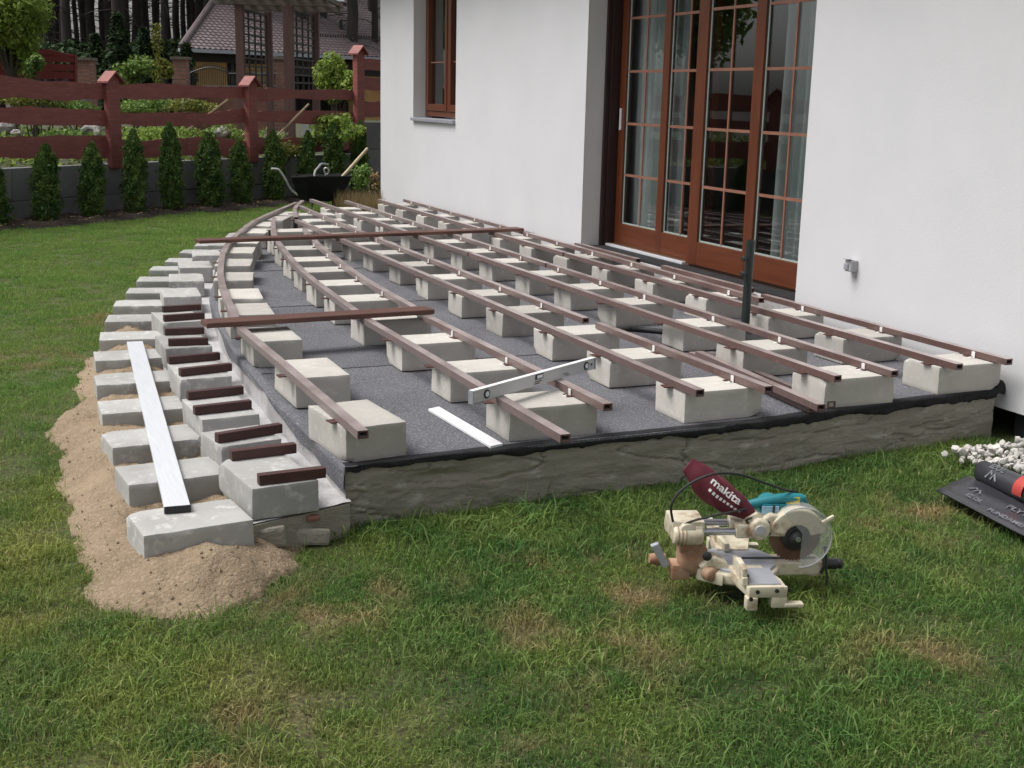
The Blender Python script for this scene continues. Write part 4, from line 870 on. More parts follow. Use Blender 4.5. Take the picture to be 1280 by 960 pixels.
# dust bag (hangs on the nozzle: a part of the saw as it is clipped on)
b0, b1 = Vector((.024, .02, .214)), Vector((-.185, .0, .376)); bd = (b1 - b0).normalized(); bw = Vector((bd.z, 0, -bd.x)); bv = Vector((0, 1, 0))
def bag_pt(s_, a):
    wd = float(np.interp(s_, [0, .08, .25, .5, .75, .93, 1.0], [.019, .027, .043, .049, .045, .032, .025])); tk = float(np.interp(s_, [0, .08, .3, .6, .85, .95, 1.0], [.020, .026, .040, .036, .020, .008, .004]))
    wr = 1 + .05*math.sin(s_*17 + a*3) + .05*math.sin(a*5 + s_*8)
    return b0 + bd*(s_*(b1 - b0).length) + bw*math.cos(a)*wd*wr + bv*math.sin(a)*tk*wr + bw*.012*math.sin(s_*3.1)*-1
n1, n2 = 40, 34; vs = [bag_pt(i/(n1 - 1), 2*math.pi*k/n2) for i in range(n1) for k in range(n2)]
B().add(vs, [(i*n2 + k, i*n2 + (k + 1) % n2, (i + 1)*n2 + (k + 1) % n2, (i + 1)*n2 + k) for i in range(n1 - 1) for k in range(n2)] + [tuple(range(n2))[::-1], tuple((n1 - 1)*n2 + k for k in range(n2))]).build('dust_bag', M['bag'], saw, smooth=True)
def on_bag(s0, a0):
    def fn(x, y):
        s_ = s0 - x/.237; a = a0 - y/.052
        p, q, r_ = bag_pt(s_, a), bag_pt(s_ + .01, a), bag_pt(s_, a + .05); n_ = (q - p).cross(r_ - p).normalized()
        if n_.y < 0: n_ = -n_
        return T @ (p + n_*.0018)
    return fn
# the word is printed on the bag's upper side flap, read towards the nozzle
text_mesh('makita', .039, on_bag(.475, math.pi/2 - .50), m=M['print'], parent=saw, bold=.0009)
mb = MB(); fn = on_bag(.44, math.pi/2 + .12)
for k in range(9): mb.add([fn(-.05 + .013*k + x, y) for x, y in ((0, -.005), (.008, -.005), (.008, .005), (0, .005))], [(0, 1, 2, 3)])
mb.build('small_print', M['print'], saw)
# cable
pts = [(-.23, .05, .185), (-.245, .06, .26), (-.205, .06, .32), (-.12, .06, .362), (-.03, .05, .358), (.07, .03, .32), (.14, .0, .29), (.19, -.03, .275)]
def smooth_path(pts, n_=6):
    p = [Vector(q) for q in pts]; out = []
    for i in range(len(p) - 1):
        a, b, c, e = p[max(i - 1, 0)], p[i], p[i + 1], p[min(i + 2, len(p) - 1)]
        for k in range(n_):
            t_ = k/n_; out.append(.5*((2*b) + (c - a)*t_ + (2*a - 5*b + 4*c - e)*t_*t_ + (3*b - a - 3*c + e)*t_**3))
    return out + [p[-1]]
B().tube(smooth_path(pts), .0042, 8).build('power_cable', M['rubber'], saw, smooth=True)
B().tube(smooth_path([(-.225, .055, .175), (-.19, .07, .205), (-.13, .075, .225), (-.06, .07, .238), (.0, .05, .243)]), .0038, 8).build('power_cable', M['rubber'], saw, smooth=True)

# ------------------------------------------------------------------ retaining wall, fence, thujas
def wall_z(s_): return .45 if s_ < 6.5 else .89
rw = thing('retaining_wall', fw_(0, .08, -.2), 'dark weathered concrete retaining wall below the red fence', 'retaining wall')
s_ = -9.3; k = 0
while s_ < 9.2:
    e = min(s_ + 1.1, 6.5) if s_ < 6.5 else s_ + 1.1
    top = wall_z(s_ + .01); zb = -.35
    for z0, z1 in (((zb, .10), (.10, top)) if top < .6 else ((zb, .10), (.10, .50), (.50, top))):
        c = fw_((s_ + e)/2, .08 + random.uniform(-.006, .006), (z0 + z1)/2)
        MB().box(c, (e - s_ - .006, .14, z1 - z0 - .006), rz=math.atan2(FD.y, FD.x)).build('wall_panel', M['wall_conc'], rw, bevel=.006)
    s_ = e; k += 1
MB().box(fw_(6.58, .6, .2), (.14, 1.0, 1.36), rz=math.atan2(FD.y, FD.x)).build('wall_panel', M['wall_conc'], rw, bevel=.006)
fe = thing('plank_fence', fw_(0, .02, .4), 'dark red fence of wavy edged planks between capped posts', 'fence')
def plank(sa, sb, za, zb_, ta, tb_, seed, n0=.035, par=None, m='fence'):
    """top runs za..zb, bottom ta..tb, live edges"""
    n_ = max(8, int((sb - sa)/.06)); vs = []
    for i in range(n_ + 1):
        t = i/n_; s = sa + (sb - sa)*t
        zt = za + (zb_ - za)*t + .055*fbm(s*.9, seed, 0, 2) + .012*fbm(s*5, seed + 3); zl = ta + (tb_ - ta)*t + .050*fbm(s*.95, seed + 9, 0, 2) + .012*fbm(s*5, seed + 5)
        dn_ = .006*math.sin(s*3 + seed)
        vs += [fw_(s, n0 + dn_, zl), fw_(s, n0 + dn_, zt), fw_(s, n0 + dn_ + .035, zt - .004), fw_(s, n0 + dn_ + .035, zl + .004)]
    f = [(i*4 + a, i*4 + (a + 1) % 4, i*4 + 4 + (a + 1) % 4, i*4 + 4 + a) for i in range(n_) for a in range(4)] + [(0, 1, 2, 3), (n_*4 + 3, n_*4 + 2, n_*4 + 1, n_*4)]
    return MB().add(vs, f).build('plank', M[m], par or fe)
posts = [-8.9, -6.72, -4.54, -2.37, -.2, 1.99, 4.255, 6.49, 8.75]
for i, s in enumerate(posts):
    rise = .48 if s > 6 else 0; ang = math.atan2(FD.y, FD.x)
    MB().box(fw_(s, .0, .40 + (1.0 + rise)/2), (.165, .085, 1.0 + rise), rz=ang).build('post', M['fence'], fe, bevel=.006)
    ap = 1.49 + rise; hw = .125
    for sg in (-1, 1):
        a, b = fw_(s, .0, ap), fw_(s + sg*hw, .0, ap - .115); nv = (fw_(0, 1) - fw_(0, 0))*.09; th = Vector((0, 0, .022))
        MB().add([a - nv, b - nv, b + nv, a + nv, a - nv - th, b - nv - th, b + nv - th, a + nv - th], [(0, 1, 2, 3), (7, 6, 5, 4), (0, 4, 5, 1), (1, 5, 6, 2), (2, 6, 7, 3), (3, 7, 4, 0)]).build('post_cap', M['fence'], fe)
    MB().extrude([fw_(s - .08, -.04, ap - .09), fw_(s + .08, -.04, ap - .09), fw_(s, -.04, ap - .02)], (fw_(0, .08) - fw_(0, 0))).build('post_gable', M['fence'], fe)
secs = {1.99: ((1.35, 1.345, 1.172, 1.19), (1.055, 1.05, .885, .895), (.715, .70, .505, .50)), 4.255: ((1.345, 1.318, 1.175, 1.183), (1.05, 1.04, .875, .885), (.71, .70, .50, .50)),
        -.2: ((1.40, 1.375, 1.205, 1.155), (1.085, 1.07, .90, .87), (.80, .775, .56, .53))}
for a, b in zip(posts[:-1], posts[1:]):
    if a > 6: rows_ = ((1.79, 1.83, 1.62, 1.66), (1.51, 1.50, 1.37, 1.36), (1.20, 1.19, .96, .96))
    else: rows_ = secs.get(a, ((1.38, 1.36, 1.19, 1.18), (1.07, 1.06, .89, .88), (.76, .75, .54, .52)))
    for k, r_ in enumerate(rows_): plank(a + .07, b - .07, *r_, seed=a*3.7 + k*5.1)
# thujas
def thuja_mesh(seed, h=1.0):
    global rng
    st = rng; rng = np.random.default_rng(seed); n_ = 7000
    t = rng.random(n_)**.85; rad = np.interp(t, [0, .08, .3, .6, .85, 1], [.10, .13, .14, .125, .085, .014])
    ph = rng.random(n_)*2*math.pi; lump = 1 + .20*np.sin(ph*3 + t*9 + seed) + .14*np.sin(ph*5 - t*17) + .10*np.sin(t*41 + ph*2)
    rr_ = rad*lump*np.clip(rng.normal(.86, .16, n_), .2, 1.18)
    pos = np.stack([rr_*np.cos(ph), rr_*np.sin(ph), t*h + .02], 1)
    nr = np.stack([np.cos(ph + 1.2*rng.normal(size=n_)), np.sin(ph + 1.2*rng.normal(size=n_)), rng.normal(size=n_)*.35], 1)
    me = cards('foliage', pos, nr, rng.uniform(.011, .024, n_), M['thuja'], 2.3); rng = st; return me
TH = [thuja_mesh(k) for k in (3, 5, 8, 13)]
stem_me = MB().lathe((0, 0, -.05), (0, 0, 1), [(.014, 0), (.012, .5), (.004, .98)], 7).mesh('stem', M['twig'])
tj = [(.12, .55), (.75, .70), (1.37, .70), (1.98, .83), (2.56, .90), (3.19, .78), (3.73, .69), (4.35, .80), (4.97, .78), (5.57, .88), (6.09, .90), (-.5, .8), (-1.1, .75), (-1.7, .85), (-2.3, .7)]
tw = ['at the left edge of the photo', 'in front of the wall, second from the left edge', 'just left of the first visible fence post', 'just right of the first visible fence post', 'tall one midway between the two nearer fence posts', 'midway along the wall, right of the tall one', 'shortest one, left of the second fence post', 'just right of the second fence post', 'behind the left wheelbarrow handle', 'behind the wheelbarrow tray', 'farthest right, beside the shovel handle']
for k, (s, zt) in enumerate(tj):
    p = fw_(s, -.30); zb = gz(p.x, p.y) + .02; h = zt - zb
    t = thing('thuja', (p.x, p.y, zb), 'small green thuja ' + (tw[k] if k < len(tw) else f'{ORD[k - 11]} beyond the left edge of the photo'), 'thuja', 'thujas along the retaining wall')
    f_ = link_mesh('foliage', TH[k % 4], t); w = random.uniform(.82, 1.15); f_.scale = (w, w, h); f_.rotation_euler = (random.uniform(-.05, .05), random.uniform(-.05, .05), random.random()*6)
    s__ = link_mesh('stem', stem_me, t); s__.scale = (1, 1, h)
# litter on the planting bed
lt = MB()
for _ in range(1500):
    p = BED0 + FD*rng.uniform(-1.5, 8) + FN*rng.uniform(.0, .55); r_ = rng.uniform(.006, .022); c = Vector((p.x, p.y, gz(p.x, p.y) + .035 + .03*fbm(p.x*6, p.y*6) + .006)); rot = Matrix.Rotation(rng.random()*6, 3, 'Z') @ Matrix.Rotation(rng.uniform(-.5, .5), 3, 'X')
    lt.add([c + rot @ Vector(v)*r_ for v in ((-1, 0, 0), (0, -.5, .2), (1, 0, 0), (0, .5, .2))], [(0, 1, 2, 3)])
tag(lt.build('bark_litter', M['dry']), 'scattered bark chips and dry leaves on the dark planting bed', 'mulch', kind='stuff')

# ------------------------------------------------------------------ garden beyond the fence
P = []
for n_ in np.concatenate([np.linspace(.15, 6, 20), np.linspace(7, 60, 20)]):
    P.append([(lambda p: (p.x, p.y, (.40 if s < 6.5 else .84 if n_ < .9 else .5) - .012*max(0, n_ - 2) + .05*fbm(p.x, p.y)*min(1, n_)))(fw_(s, n_)) for s in np.linspace(-22, 30, 105)])
tag(grid_mesh('garden_soil', np.array(P), M['garden']), kind='structure')
def shrub(px, py, dist, rx, rz, n_, size, m, label, cat='shrub', group=None, name='shrub', ground=.40, cl=9, aspect=1.7, gap=.30):
    c = at(px, py, dist); t = thing(name, (c.x, c.y, ground), label, cat, group)
    cen = rng.normal(size=(cl, 3)); cen /= np.linalg.norm(cen, axis=1, keepdims=True); cen *= rng.random((cl, 1))**.5*np.array([rx, rx, rz])*.72
    rad = rng.uniform(.35, .62, cl)
    k = rng.integers(0, cl, n_); q = rng.normal(size=(n_, 3)); q /= np.linalg.norm(q, axis=1, keepdims=True); q *= (rng.random((n_, 1))**gap)
    pos = cen[k] + q*rad[k][:, None]*np.array([rx, rx, rz]) + np.array([0, 0, c.z - ground]); pos[:, 2] = np.maximum(pos[:, 2], .03)
    nr = q + rng.normal(size=(n_, 3))*.7 + np.array([0, 0, .4])
    link_mesh('foliage', cards('foliage', pos, nr, rng.uniform(.6, 1.3, n_)*size, M[m], aspect), t)
    mb = MB()
    for i in range(min(cl, 7)):
        e = Vector(cen[i]) + Vector((0, 0, c.z - ground)); b_ = Vector((random.uniform(-.05, .05), random.uniform(-.05, .05), -.05)); mb.tube([b_, b_.lerp(e, .5) + Vector((random.uniform(-.06, .06), 0, .03)), e], [.014, .010, .004], 5, cap=False)
    link_mesh('stems', mb.mesh('stems', M['twig']), t); return t
shrub(424, 104, 18.6, .36, .52, 2600, .040, 'leaf', 'bright yellow-green shrub behind the fence left of the tallest post')
shrub(168, 88, 20, .33, .30, 1500, .040, 'leaf_mid', 'grey-green shrub just right of the first visible fence post', gap=.4)
shrub(205, 82, 24, .24, .24, 900, .045, 'leaf_yel', 'small yellow shrub between the brick pillar and the iron gate')
shrub(42, 84, 19, .18, .20, 800, .036, 'leaf_mid', 'small green bush at the foot of the leafy tree')
shrub(40, 124, 17.0, .55, .16, 1300, .035, 'leaf_yel', 'low yellow-green ground cover behind the upper gap of the left fence panel')
shrub(98, 134, 17.2, .40, .12, 800, .032, 'leaf_mid', 'low green plant below the pale boulder behind the left fence panel')
shrub(95, 172, 16.3, .60, .15, 900, .032, 'leaf_mid', 'low green plants seen through the lower gap of the left fence panel', cl=12)
shrub(180, 132, 17.4, .45, .17, 1100, .034, 'leaf_mid', 'low green bush behind the upper gap of the middle fence panel', cl=12)
shrub(235, 130, 18.0, .50, .14, 1000, .036, 'leaf_yel', 'yellow-green plant behind the middle fence panel')
shrub(200, 172, 16.6, .65, .16, 1400, .034, 'leaf', 'bright green plants behind the lower gap of the middle fence panel', cl=14)
shrub(285, 168, 16.9, .35, .13, 800, .034, 'leaf_mid', 'small green plant beside the leaning battens behind the fence')
shrub(420, 160, 17.6, .40, .22, 1400, .040, 'leaf', 'bright green shrub behind the right fence panel above the wheelbarrow', cl=12)
shrub(355, 190, 16.9, .35, .14, 700, .036, 'leaf_yel', 'yellow-green plant behind the lowest gap right of the second post')
shrub(110, 202, 15.9, .35, .10, 600, .030, 'leaf_yel', 'low yellow-green plant on top of the retaining wall at the left')
shrub(452, 222, 16.2, .18, .26, 700, .030, 'leaf_mid', 'wispy grey-green shrub between the wheelbarrow and the house corner', ground=-.1)
shrub(468, 232, 16.6, .14, .20, 500, .028, 'dry', 'dry brown shrub by the house corner', ground=-.1)
dg_ = MB()
for _ in range(900):
    p = at(rng.uniform(420, 478), 250, rng.uniform(14.6, 15.2)); z = gz(p.x, p.y); h = rng.uniform(.16, .34); a = rng.random()*6; l = rng.uniform(.0, .09)
    dg_.add([(p.x - .006, p.y, z), (p.x + .006, p.y, z), (p.x + l*math.cos(a), p.y + l*math.sin(a), z + h)], [(0, 1, 2)])
tag(dg_.build('dry_grass', M['dry']), 'strip of straw coloured dry grass between the terrace and the house corner', 'dry grass', kind='stuff')
# leafy ground cover of the rockery
for mm, lb, n_ in (('leaf_mid', 'mixed mid green ground cover plants of the rockery behind the fence', 15000), ('leaf_yel', 'yellowish green ground cover plants of the rockery behind the fence', 7000), ('leaf', 'bright green ground cover plants of the rockery behind the fence', 6000)):
    sA, nA = rng.uniform(-7, 9, n_), rng.uniform(.28, 6.5, n_)**1.0; hm = np.array([max(0, fbm(a*.8 + len(mm), b*.8, 2) + .32) for a, b in zip(sA, nA)])
    ok = hm > .12; sA, nA, hm = sA[ok], nA[ok], hm[ok]; zz = rng.random(len(sA))*.42*np.minimum(hm, .9)
    pos = np.stack([FW0.x + FD.x*sA + FN.x*nA, FW0.y + FD.y*sA + FN.y*nA, .40 + zz], 1); pos[:, 2] += .05*np.array([fbm(a, b) for a, b in pos[:, :2]])
    nr = rng.normal(size=(len(pos), 3)) + np.array([0, 0, .6]); tag(link_mesh('ground_cover', cards('ground_cover', pos, nr, rng.uniform(.025, .06, len(pos)), M[mm], 1.7)), lb, 'ground cover', kind='stuff')
# boulders
def rock(px, py, dist, r_, label, sc=(1, .8, .6)):
    c = at(px, py, dist); bm = bmesh.new(); bmesh.ops.create_icosphere(bm, subdivisions=3, radius=1); ph = Vector(rng.normal(size=3))*9
    for v in bm.verts:
        q = v.co.copy(); d_ = 1 + .30*noise.noise(q*1.3 + ph) + .10*noise.noise(q*4 + ph); v.co = Vector((q.x*sc[0], q.y*sc[1], q.z*sc[2]))*r_*d_
    me = bpy.data.meshes.new('rock'); bm.to_mesh(me); bm.free(); me.materials.append(M['rock'])
    o = link_mesh('rock', me, None, c); o.rotation_euler.z = random.random()*6; tag(o, label, 'boulder', 'boulders in the rockery')
rock(92, 122, 17.8, .28, 'pale boulder just under the top plank of the left fence panel', (1.3, .8, .6)); rock(70, 118, 18.2, .16, 'small pale boulder left of the largest one behind the fence')
rock(12, 203, 16.0, .24, 'big grey boulder on the wall at the left edge', (1.2, .8, .8)); rock(34, 202, 15.9, .13, 'square grey stone right of the big left boulder', (1, .8, 1))
rock(66, 203, 15.9, .12, 'pale stone between the first two thujas'); rock(128, 165, 16.4, .15, 'upright pale stone left of the first visible post', (.7, .7, 1.2))
rock(112, 163, 16.6, .14, 'rounded grey stone under the middle plank, left panel'); rock(8, 160, 16.6, .14, 'pale stone behind the middle gap at the left edge'); rock(20, 166, 16.4, .08, 'small flat pale stone under the middle plank at the left')
rock(228, 203, 16.2, .12, 'pale stone on the wall right of the tallest left thuja'); rock(278, 166, 16.8, .13, 'rounded pale stone behind the middle fence panel')
# leaning battens
for k, ((x0, y0), (x1, y1), lb) in enumerate([((222, 172), (285, 124), 'pale batten leaning steeply left of the second post'), ((266, 170), (330, 118), 'pale batten leaning across the second post'), ((300, 172), (338, 140), 'short pale batten right of the second post'), ((338, 178), (386, 130), 'pale batten leaning behind the right fence panel')]):
    a, b = at(x0, y0, 16.9), at(x1, y1, 17.1); tag(MB().bar(a, b, .03, .02).build('leaning_batten', M['ash'], loc=a), lb, 'batten', 'battens leaning behind the fence')

# ------------------------------------------------------------------ wheelbarrow and shovel
wb = at(408, 240, 15.0); t = thing('wheelbarrow', (wb.x, wb.y, gz(wb.x, wb.y)), 'black wheelbarrow with bent tube handles at the far end of the terrace', 'wheelbarrow')
def q_(px, py, d_=15.0): return at(px, py, d_)
rim = [q_(364, 222, 14.75), q_(385, 221, 14.6), q_(440, 221, 14.9), q_(428, 218, 15.5), q_(372, 219, 15.4)]; bot = [q_(374, 249, 14.9), q_(386, 252, 14.8), q_(424, 251, 14.95), q_(416, 247, 15.25), q_(380, 247, 15.2)]
mb = MB(); mb.add(rim + bot, [(i, (i + 1) % 5, 5 + (i + 1) % 5, 5 + i) for i in range(5)] + [(9, 8, 7, 6, 5)]); tr_ = mb.build('tray', M['tray'], t); sm = tr_.modifiers.new('thickness', 'SOLIDIFY'); sm.thickness = .012
MB().tube(rim + [rim[0]], .011, 8).build('rim', M['tray'], t, smooth=True)
MB().tube(smooth_path([q_(339, 211), q_(346, 211.5), q_(350, 214), q_(358, 226), q_(366, 239), q_(384, 251)]), .014, 8).build('handle', M['galv'], t, smooth=True)
MB().tube(smooth_path([q_(410, 206, 15.6), q_(402, 205, 15.5), q_(399, 208, 15.4), q_(393, 219, 15.3), q_(400, 245, 15.2)]), .014, 8).build('handle', M['galv'], t, smooth=True)
wc = q_(432, 254, 15.3); MB().lathe(wc - RGT*0 + FWD*-.03, FWD, [(.05, 0), (.155, .005), (.17, .03), (.155, .055), (.05, .06)], 24).build('wheel', M['rubber'], t, smooth=True)
for px in (378, 392): MB().tube([q_(px, 250, 15.1), q_(px - 3, 262, 15.1)], .012, 6).build('leg', M['galv'], t)
t = thing('shovel', q_(415, 240, 15.1), 'shovel with a pale wooden shaft lying across the wheelbarrow', 'shovel')
MB().tube([q_(418, 232, 15.1), q_(459.5, 185.5, 15.35)], .019, 10).build('shaft', M['ash'], t, smooth=True)
a, b = q_(418, 232, 15.1), q_(404, 246, 15.0); d = (b - a).normalized(); s__ = d.cross(FWD).normalized()
mb = MB(); mb.extrude([a + s__*.03, a - s__*.03, a + d*.05 - s__*.1, b - s__*.09, b + d*.06, b + s__*.09, a + d*.05 + s__*.1], FWD*.006); mb.build('blade', M['grey_metal'], t)
t = thing('garden_fork', q_(408, 225, 15.2), 'small pale grip of a garden fork standing in the wheelbarrow', 'garden fork')
MB().tube([q_(407, 245, 15.2), q_(407, 217, 15.2)], .013, 8).build('shaft', M['galv'], t); MB().tube(smooth_path([q_(407, 218, 15.2), q_(405, 212, 15.2), q_(408, 210, 15.2), q_(411, 213, 15.2), q_(410, 217, 15.2), q_(407, 218, 15.2)]), .010, 7).build('grip', M['galv'], t)

# ------------------------------------------------------------------ pergola
pg = thing('pergola', at(348, 140, 21), 'brown wooden pergola with dark lattice side panels behind the fence', 'pergola')
ZT = at(300, 6, 20.5).z
fA, rA = at(300.5, 60, 20.5), at(336, 60, 22.2); fB, rB = at(361, 60, 20.4), at(394.5, 60, 22.1)
for p, w in ((fA, .13), (fB, .15), (rA, .12), (rB, .12)):
    MB().box((p.x, p.y, (ZT + .3)/2), (w, w, ZT - .3), rz=YAW).build('post', M['pergola'], pg, bevel=.006)
for a, b in ((fA, rA), (fB, rB)):
    a, b = a.lerp(b, .07), a.lerp(b, .93); lt_ = MB(); z0, z1 = at(320, 112, 21).z, at(320, 14, 21).z
    for k in range(5):
        p = a.lerp(b, k/4); lt_.bar((p.x, p.y, z0), (p.x, p.y, z1), .028, .02, upv=FWD)
    for k in range(11):
        z = z0 + (z1 - z0)*k/10; lt_.bar((a.x, a.y, z), (b.x, b.y, z), .02, .028)
    lt_.build('lattice', M['lattice'], pg)
pl = at(282, 10, 21.2); pr = at(418, 12, 21.2)
for f_, dz in ((.0, 0), (.0, .0)):
    pass
for off in (-.75, .75):
    o_ = FWD*off; MB().bar(Vector((pl.x, pl.y, ZT + .05)) + o_, Vector((pr.x, pr.y, ZT + .05)) + o_, .07, .11).build('beam', M['grey_wood'], pg, bevel=.008)
for k in range(9):
    p = pl.lerp(pr, .03 + .94*k/8); MB().bar(Vector((p.x, p.y, ZT + .145)) - FWD*1.25, Vector((p.x, p.y, ZT + .145)) + FWD*1.25, .055, .08).build('rafter', M['grey_wood'], pg, bevel=.006)

# ------------------------------------------------------------------ neighbour's house
ZE = 2.6; El, Er = on_z(226, 60, ZE), on_z(478, 72, ZE); ed = (Er - El); ed.z = 0; ed.normalize(); ei = Vector((-ed.y, ed.x, 0))
Lh = 17.0; pit = R(28)
nh = thing('neighbour_house', El + ed*6 + ei*4 - Vector((0, 0, 2.5)), 'distant house with brown tiled hip roof and yellow brick wall', 'house')
ww = np.arange(0, Lh, .042); P = []
for r_ in range(38):
    for e, dz in ((0, .030), (.212, .0)):
        v = r_*.215 + e; row = []
        for u_ in ww:
            u2 = max(u_, v*math.cos(pit)*1.0); q = El + ed*u2 + ei*(v*math.cos(pit)); row.append((q.x, q.y, ZE + v*math.sin(pit) + dz + .016*math.sin(u2*2*math.pi/.21)))
        P.append(row)
grid_mesh('roof', np.array(P), M['tile'], nh, smooth=False)
ap = El + ei*7.2 + ed*7.2 + Vector((0, 0, 7.2*math.tan(pit)))
vd = El - EYE; vd.z = 0; vd.normalize()
MB().add([El - Vector((0, 0, .01)), ap - Vector((0, 0, .01)), El + vd*12 + ed*2.5], [(0, 1, 2)]).build('roof_end', M['tile'], nh)
MB().tube([El + Vector((0, 0, .05)), El + (ap - El)*.97 + Vector((0, 0, .06))], .10, 8).build('ridge_tiles', M['tile'], nh)
MB().bar(El - ed*.1 + Vector((0, 0, -.06)) - ei*.05, El + ed*Lh + Vector((0, 0, -.06)) - ei*.05, .12, .12).build('gutter', M['grey_metal'], nh)
mb = MB(); mb.add([El + Vector((0, 0, -.13)), El + ed*Lh + Vector((0, 0, -.13)), El + ed*Lh + ei*1.0 + Vector((0, 0, -.13)), El + ei*1.0 + Vector((0, 0, -.13))], [(0, 1, 2, 3)]); mb.build('soffit', M['dark_trim'], nh)
def hp(u_, v_, z): q = El + ed*u_ + ei*v_; return Vector((q.x, q.y, z))
def ublock(u0, u1, z0, z1, v0, v1): return MB().add([hp(u, v, z) for z in (z0, z1) for v in (v0, v1) for u in (u0, u1)], [(0, 2, 3, 1), (4, 5, 7, 6), (0, 1, 5, 4), (2, 6, 7, 3), (0, 4, 6, 2), (1, 3, 7, 5)])
def upx(px): # distance along the eave seen at photo column px
    d_ = ray(px, 75); o_ = El + ei*.8; k = ((o_ - EYE).dot(ei))/Vector((d_.x, d_.y, 0)).dot(ei); return (EYE + d_*k - El).dot(ed)
ua, ub, uc, ud, ue = upx(246), upx(283), upx(300), upx(338), upx(398)
for (a, b, z0, z1, m_) in ((.6, ub, -.5, 2.2, 'ybrick'), (ub, uc, -.5, .95, 'ybrick'), (uc, ud, -.5, 2.2, 'ybrick'), (ud, Lh, 1.9, 2.2, 'dark_trim'), (ue + 1.6, Lh, -.5, 1.9, 'ybrick')): ublock(a, b, z0, z1, .8, 1.1).build('wall', M[m_], nh)
ublock(.6, Lh, 2.2, ZE - .14, .78, 1.1).build('frieze', M['dark_trim'], nh); ublock(ud, ue + 1.6, -.5, 1.9, 2.6, 2.8).build('porch_wall', M['dark_trim'], nh); ublock(ub, uc, .95, 2.2, 1.0, 1.05).build('window', M['glass'], nh)
ublock(ub, uc, .95, 2.2, 1.06, 1.1).build('window_back', M['dark_trim'], nh); ublock((ub + uc)/2 - .03, (ub + uc)/2 + .03, .95, 2.2, .93, .99).build('window_frame', M['dark_trim'], nh)
nrm = (ei*-math.sin(pit) + Vector((0, 0, math.cos(pit)))); slope = ei*math.cos(pit) + Vector((0, 0, math.sin(pit)))
def on_roof(px, py):
    d_ = ray(px, py); k = (El - EYE).dot(nrm)/d_.dot(nrm); return EYE + d_*k
for x0 in (404, 424):
    c = on_roof(x0, 5); w = .24
    for nm, k, th, mm in (('skylight_frame', 1.12, .10, 'dark_trim'), ('skylight', 1.0, .13, 'sky_pane')):
        MB().add([c + ed*(sx*w*k) + slope*sy + nrm*h for h in (0, th) for sx, sy in ((-1, -.0 - (k - 1)), (1, -.0 - (k - 1)), (1, 1.0*k), (-1, 1.0*k))], [(0, 1, 2, 3), (7, 6, 5, 4), (0, 4, 5, 1), (1, 5, 6, 2), (2, 6, 7, 3), (3, 7, 4, 0)]).build(nm, M[mm], nh)
c = on_roof(426, 37); mb = MB(); mb.tube([c, c + Vector((0, 0, .34))], .07, 8); mb.bar(c + Vector((0, 0, .34)), c + Vector((0, 0, .34)) + ed*.4, .14, .05); mb.build('vent', M['dark_trim'], nh)
sg_ = MB()
for k in range(26):
    c = on_roof(400 + k*3.2, 45.5 + k*.14); sg_.box(c + nrm*.05, (.05, .05, .10), rz=YAW)
sg_.build('snow_guard', M['dark_trim'], nh)
# brick pillars and iron railings
def pillar(px, ytop, dist, w, label):
    c = at(px, ytop, dist); t = thing('brick_pillar', (c.x, c.y, 0), label, 'brick pillar', 'brick pillars of the far gate'); mb = MB(); n_ = int((c.z - .1)/.085)
    MB().box((c.x, c.y, c.z/2), (w - .03, w - .03, c.z - .02), rz=YAW).build('mortar_core', M['mortar'], t)
    for i in range(n_):
        z = c.z - .05 - i*.085
        for sx in ((-.26, .26) if i % 2 else (0,)):
            mb.box(Vector((c.x, c.y, z)) + RGT*sx*w, ((w*.5 if i % 2 else w) - .012, w, .068), rz=YAW)
    o = mb.build('brick', M['rbrick'], t); o['kind'] = 'stuff'
    MB().box((c.x, c.y, c.z + .02), (w + .08, w + .08, .06), rz=YAW).build('cap', M['grey_wood'], t)
pillar(104.5, 75, 28, .38, 'brick pillar right of the far red fence'); pillar(226, 74, 28, .30, 'brick pillar left of the yellow wall of the far house'); pillar(348, 74, 28, .34, 'brick pillar between the two pergola lattices'); pillar(114, 80, 33, .2, 'thin dark gatepost just right of the leftmost brick pillar')
ir = thing('iron_fence', at(280, 100, 27.6) - Vector((0, 0, 1.2)), 'black wrought iron railing before the yellow walled house', 'railing'); mb = MB()
for k in range(44):
    px = 238 + k*2.45; a = at(px, 112, 27.6); tp = 84 + 6*abs((px - 262)/22)**1.5 if px < 286 else 92
    b = at(px, min(tp, 94) - 5, 27.6); mb.tube([a, b], .009, 5)
mb.build('bars', M['iron'], ir)['kind'] = 'stuff'
MB().tube([at(x, min(84 + 6*abs((x - 262)/22)**1.5 if x < 286 else 92, 94), 27.6) for x in range(238, 347, 4)], .016, 5).build('top_rail', M['iron'], ir); MB().tube([at(x, 108, 27.6) for x in (238, 346)], .016, 5).build('bottom_rail', M['iron'], ir)
a, b = at(236, 108, 28.4), at(348, 110, 28.4); tag(MB().bar(Vector((a.x, a.y, .55)), Vector((b.x, b.y, .55)), .2, 1.6).build('low_brick_wall', M['rbrick'], loc=(a.x, a.y, 0)), 'low reddish brick wall behind the black iron railing', 'brick wall')
f2 = thing('far_red_fence', at(50, 92, 25) - Vector((0, 0, .9)), 'bright red plank fence far behind the leafy tree', 'fence')
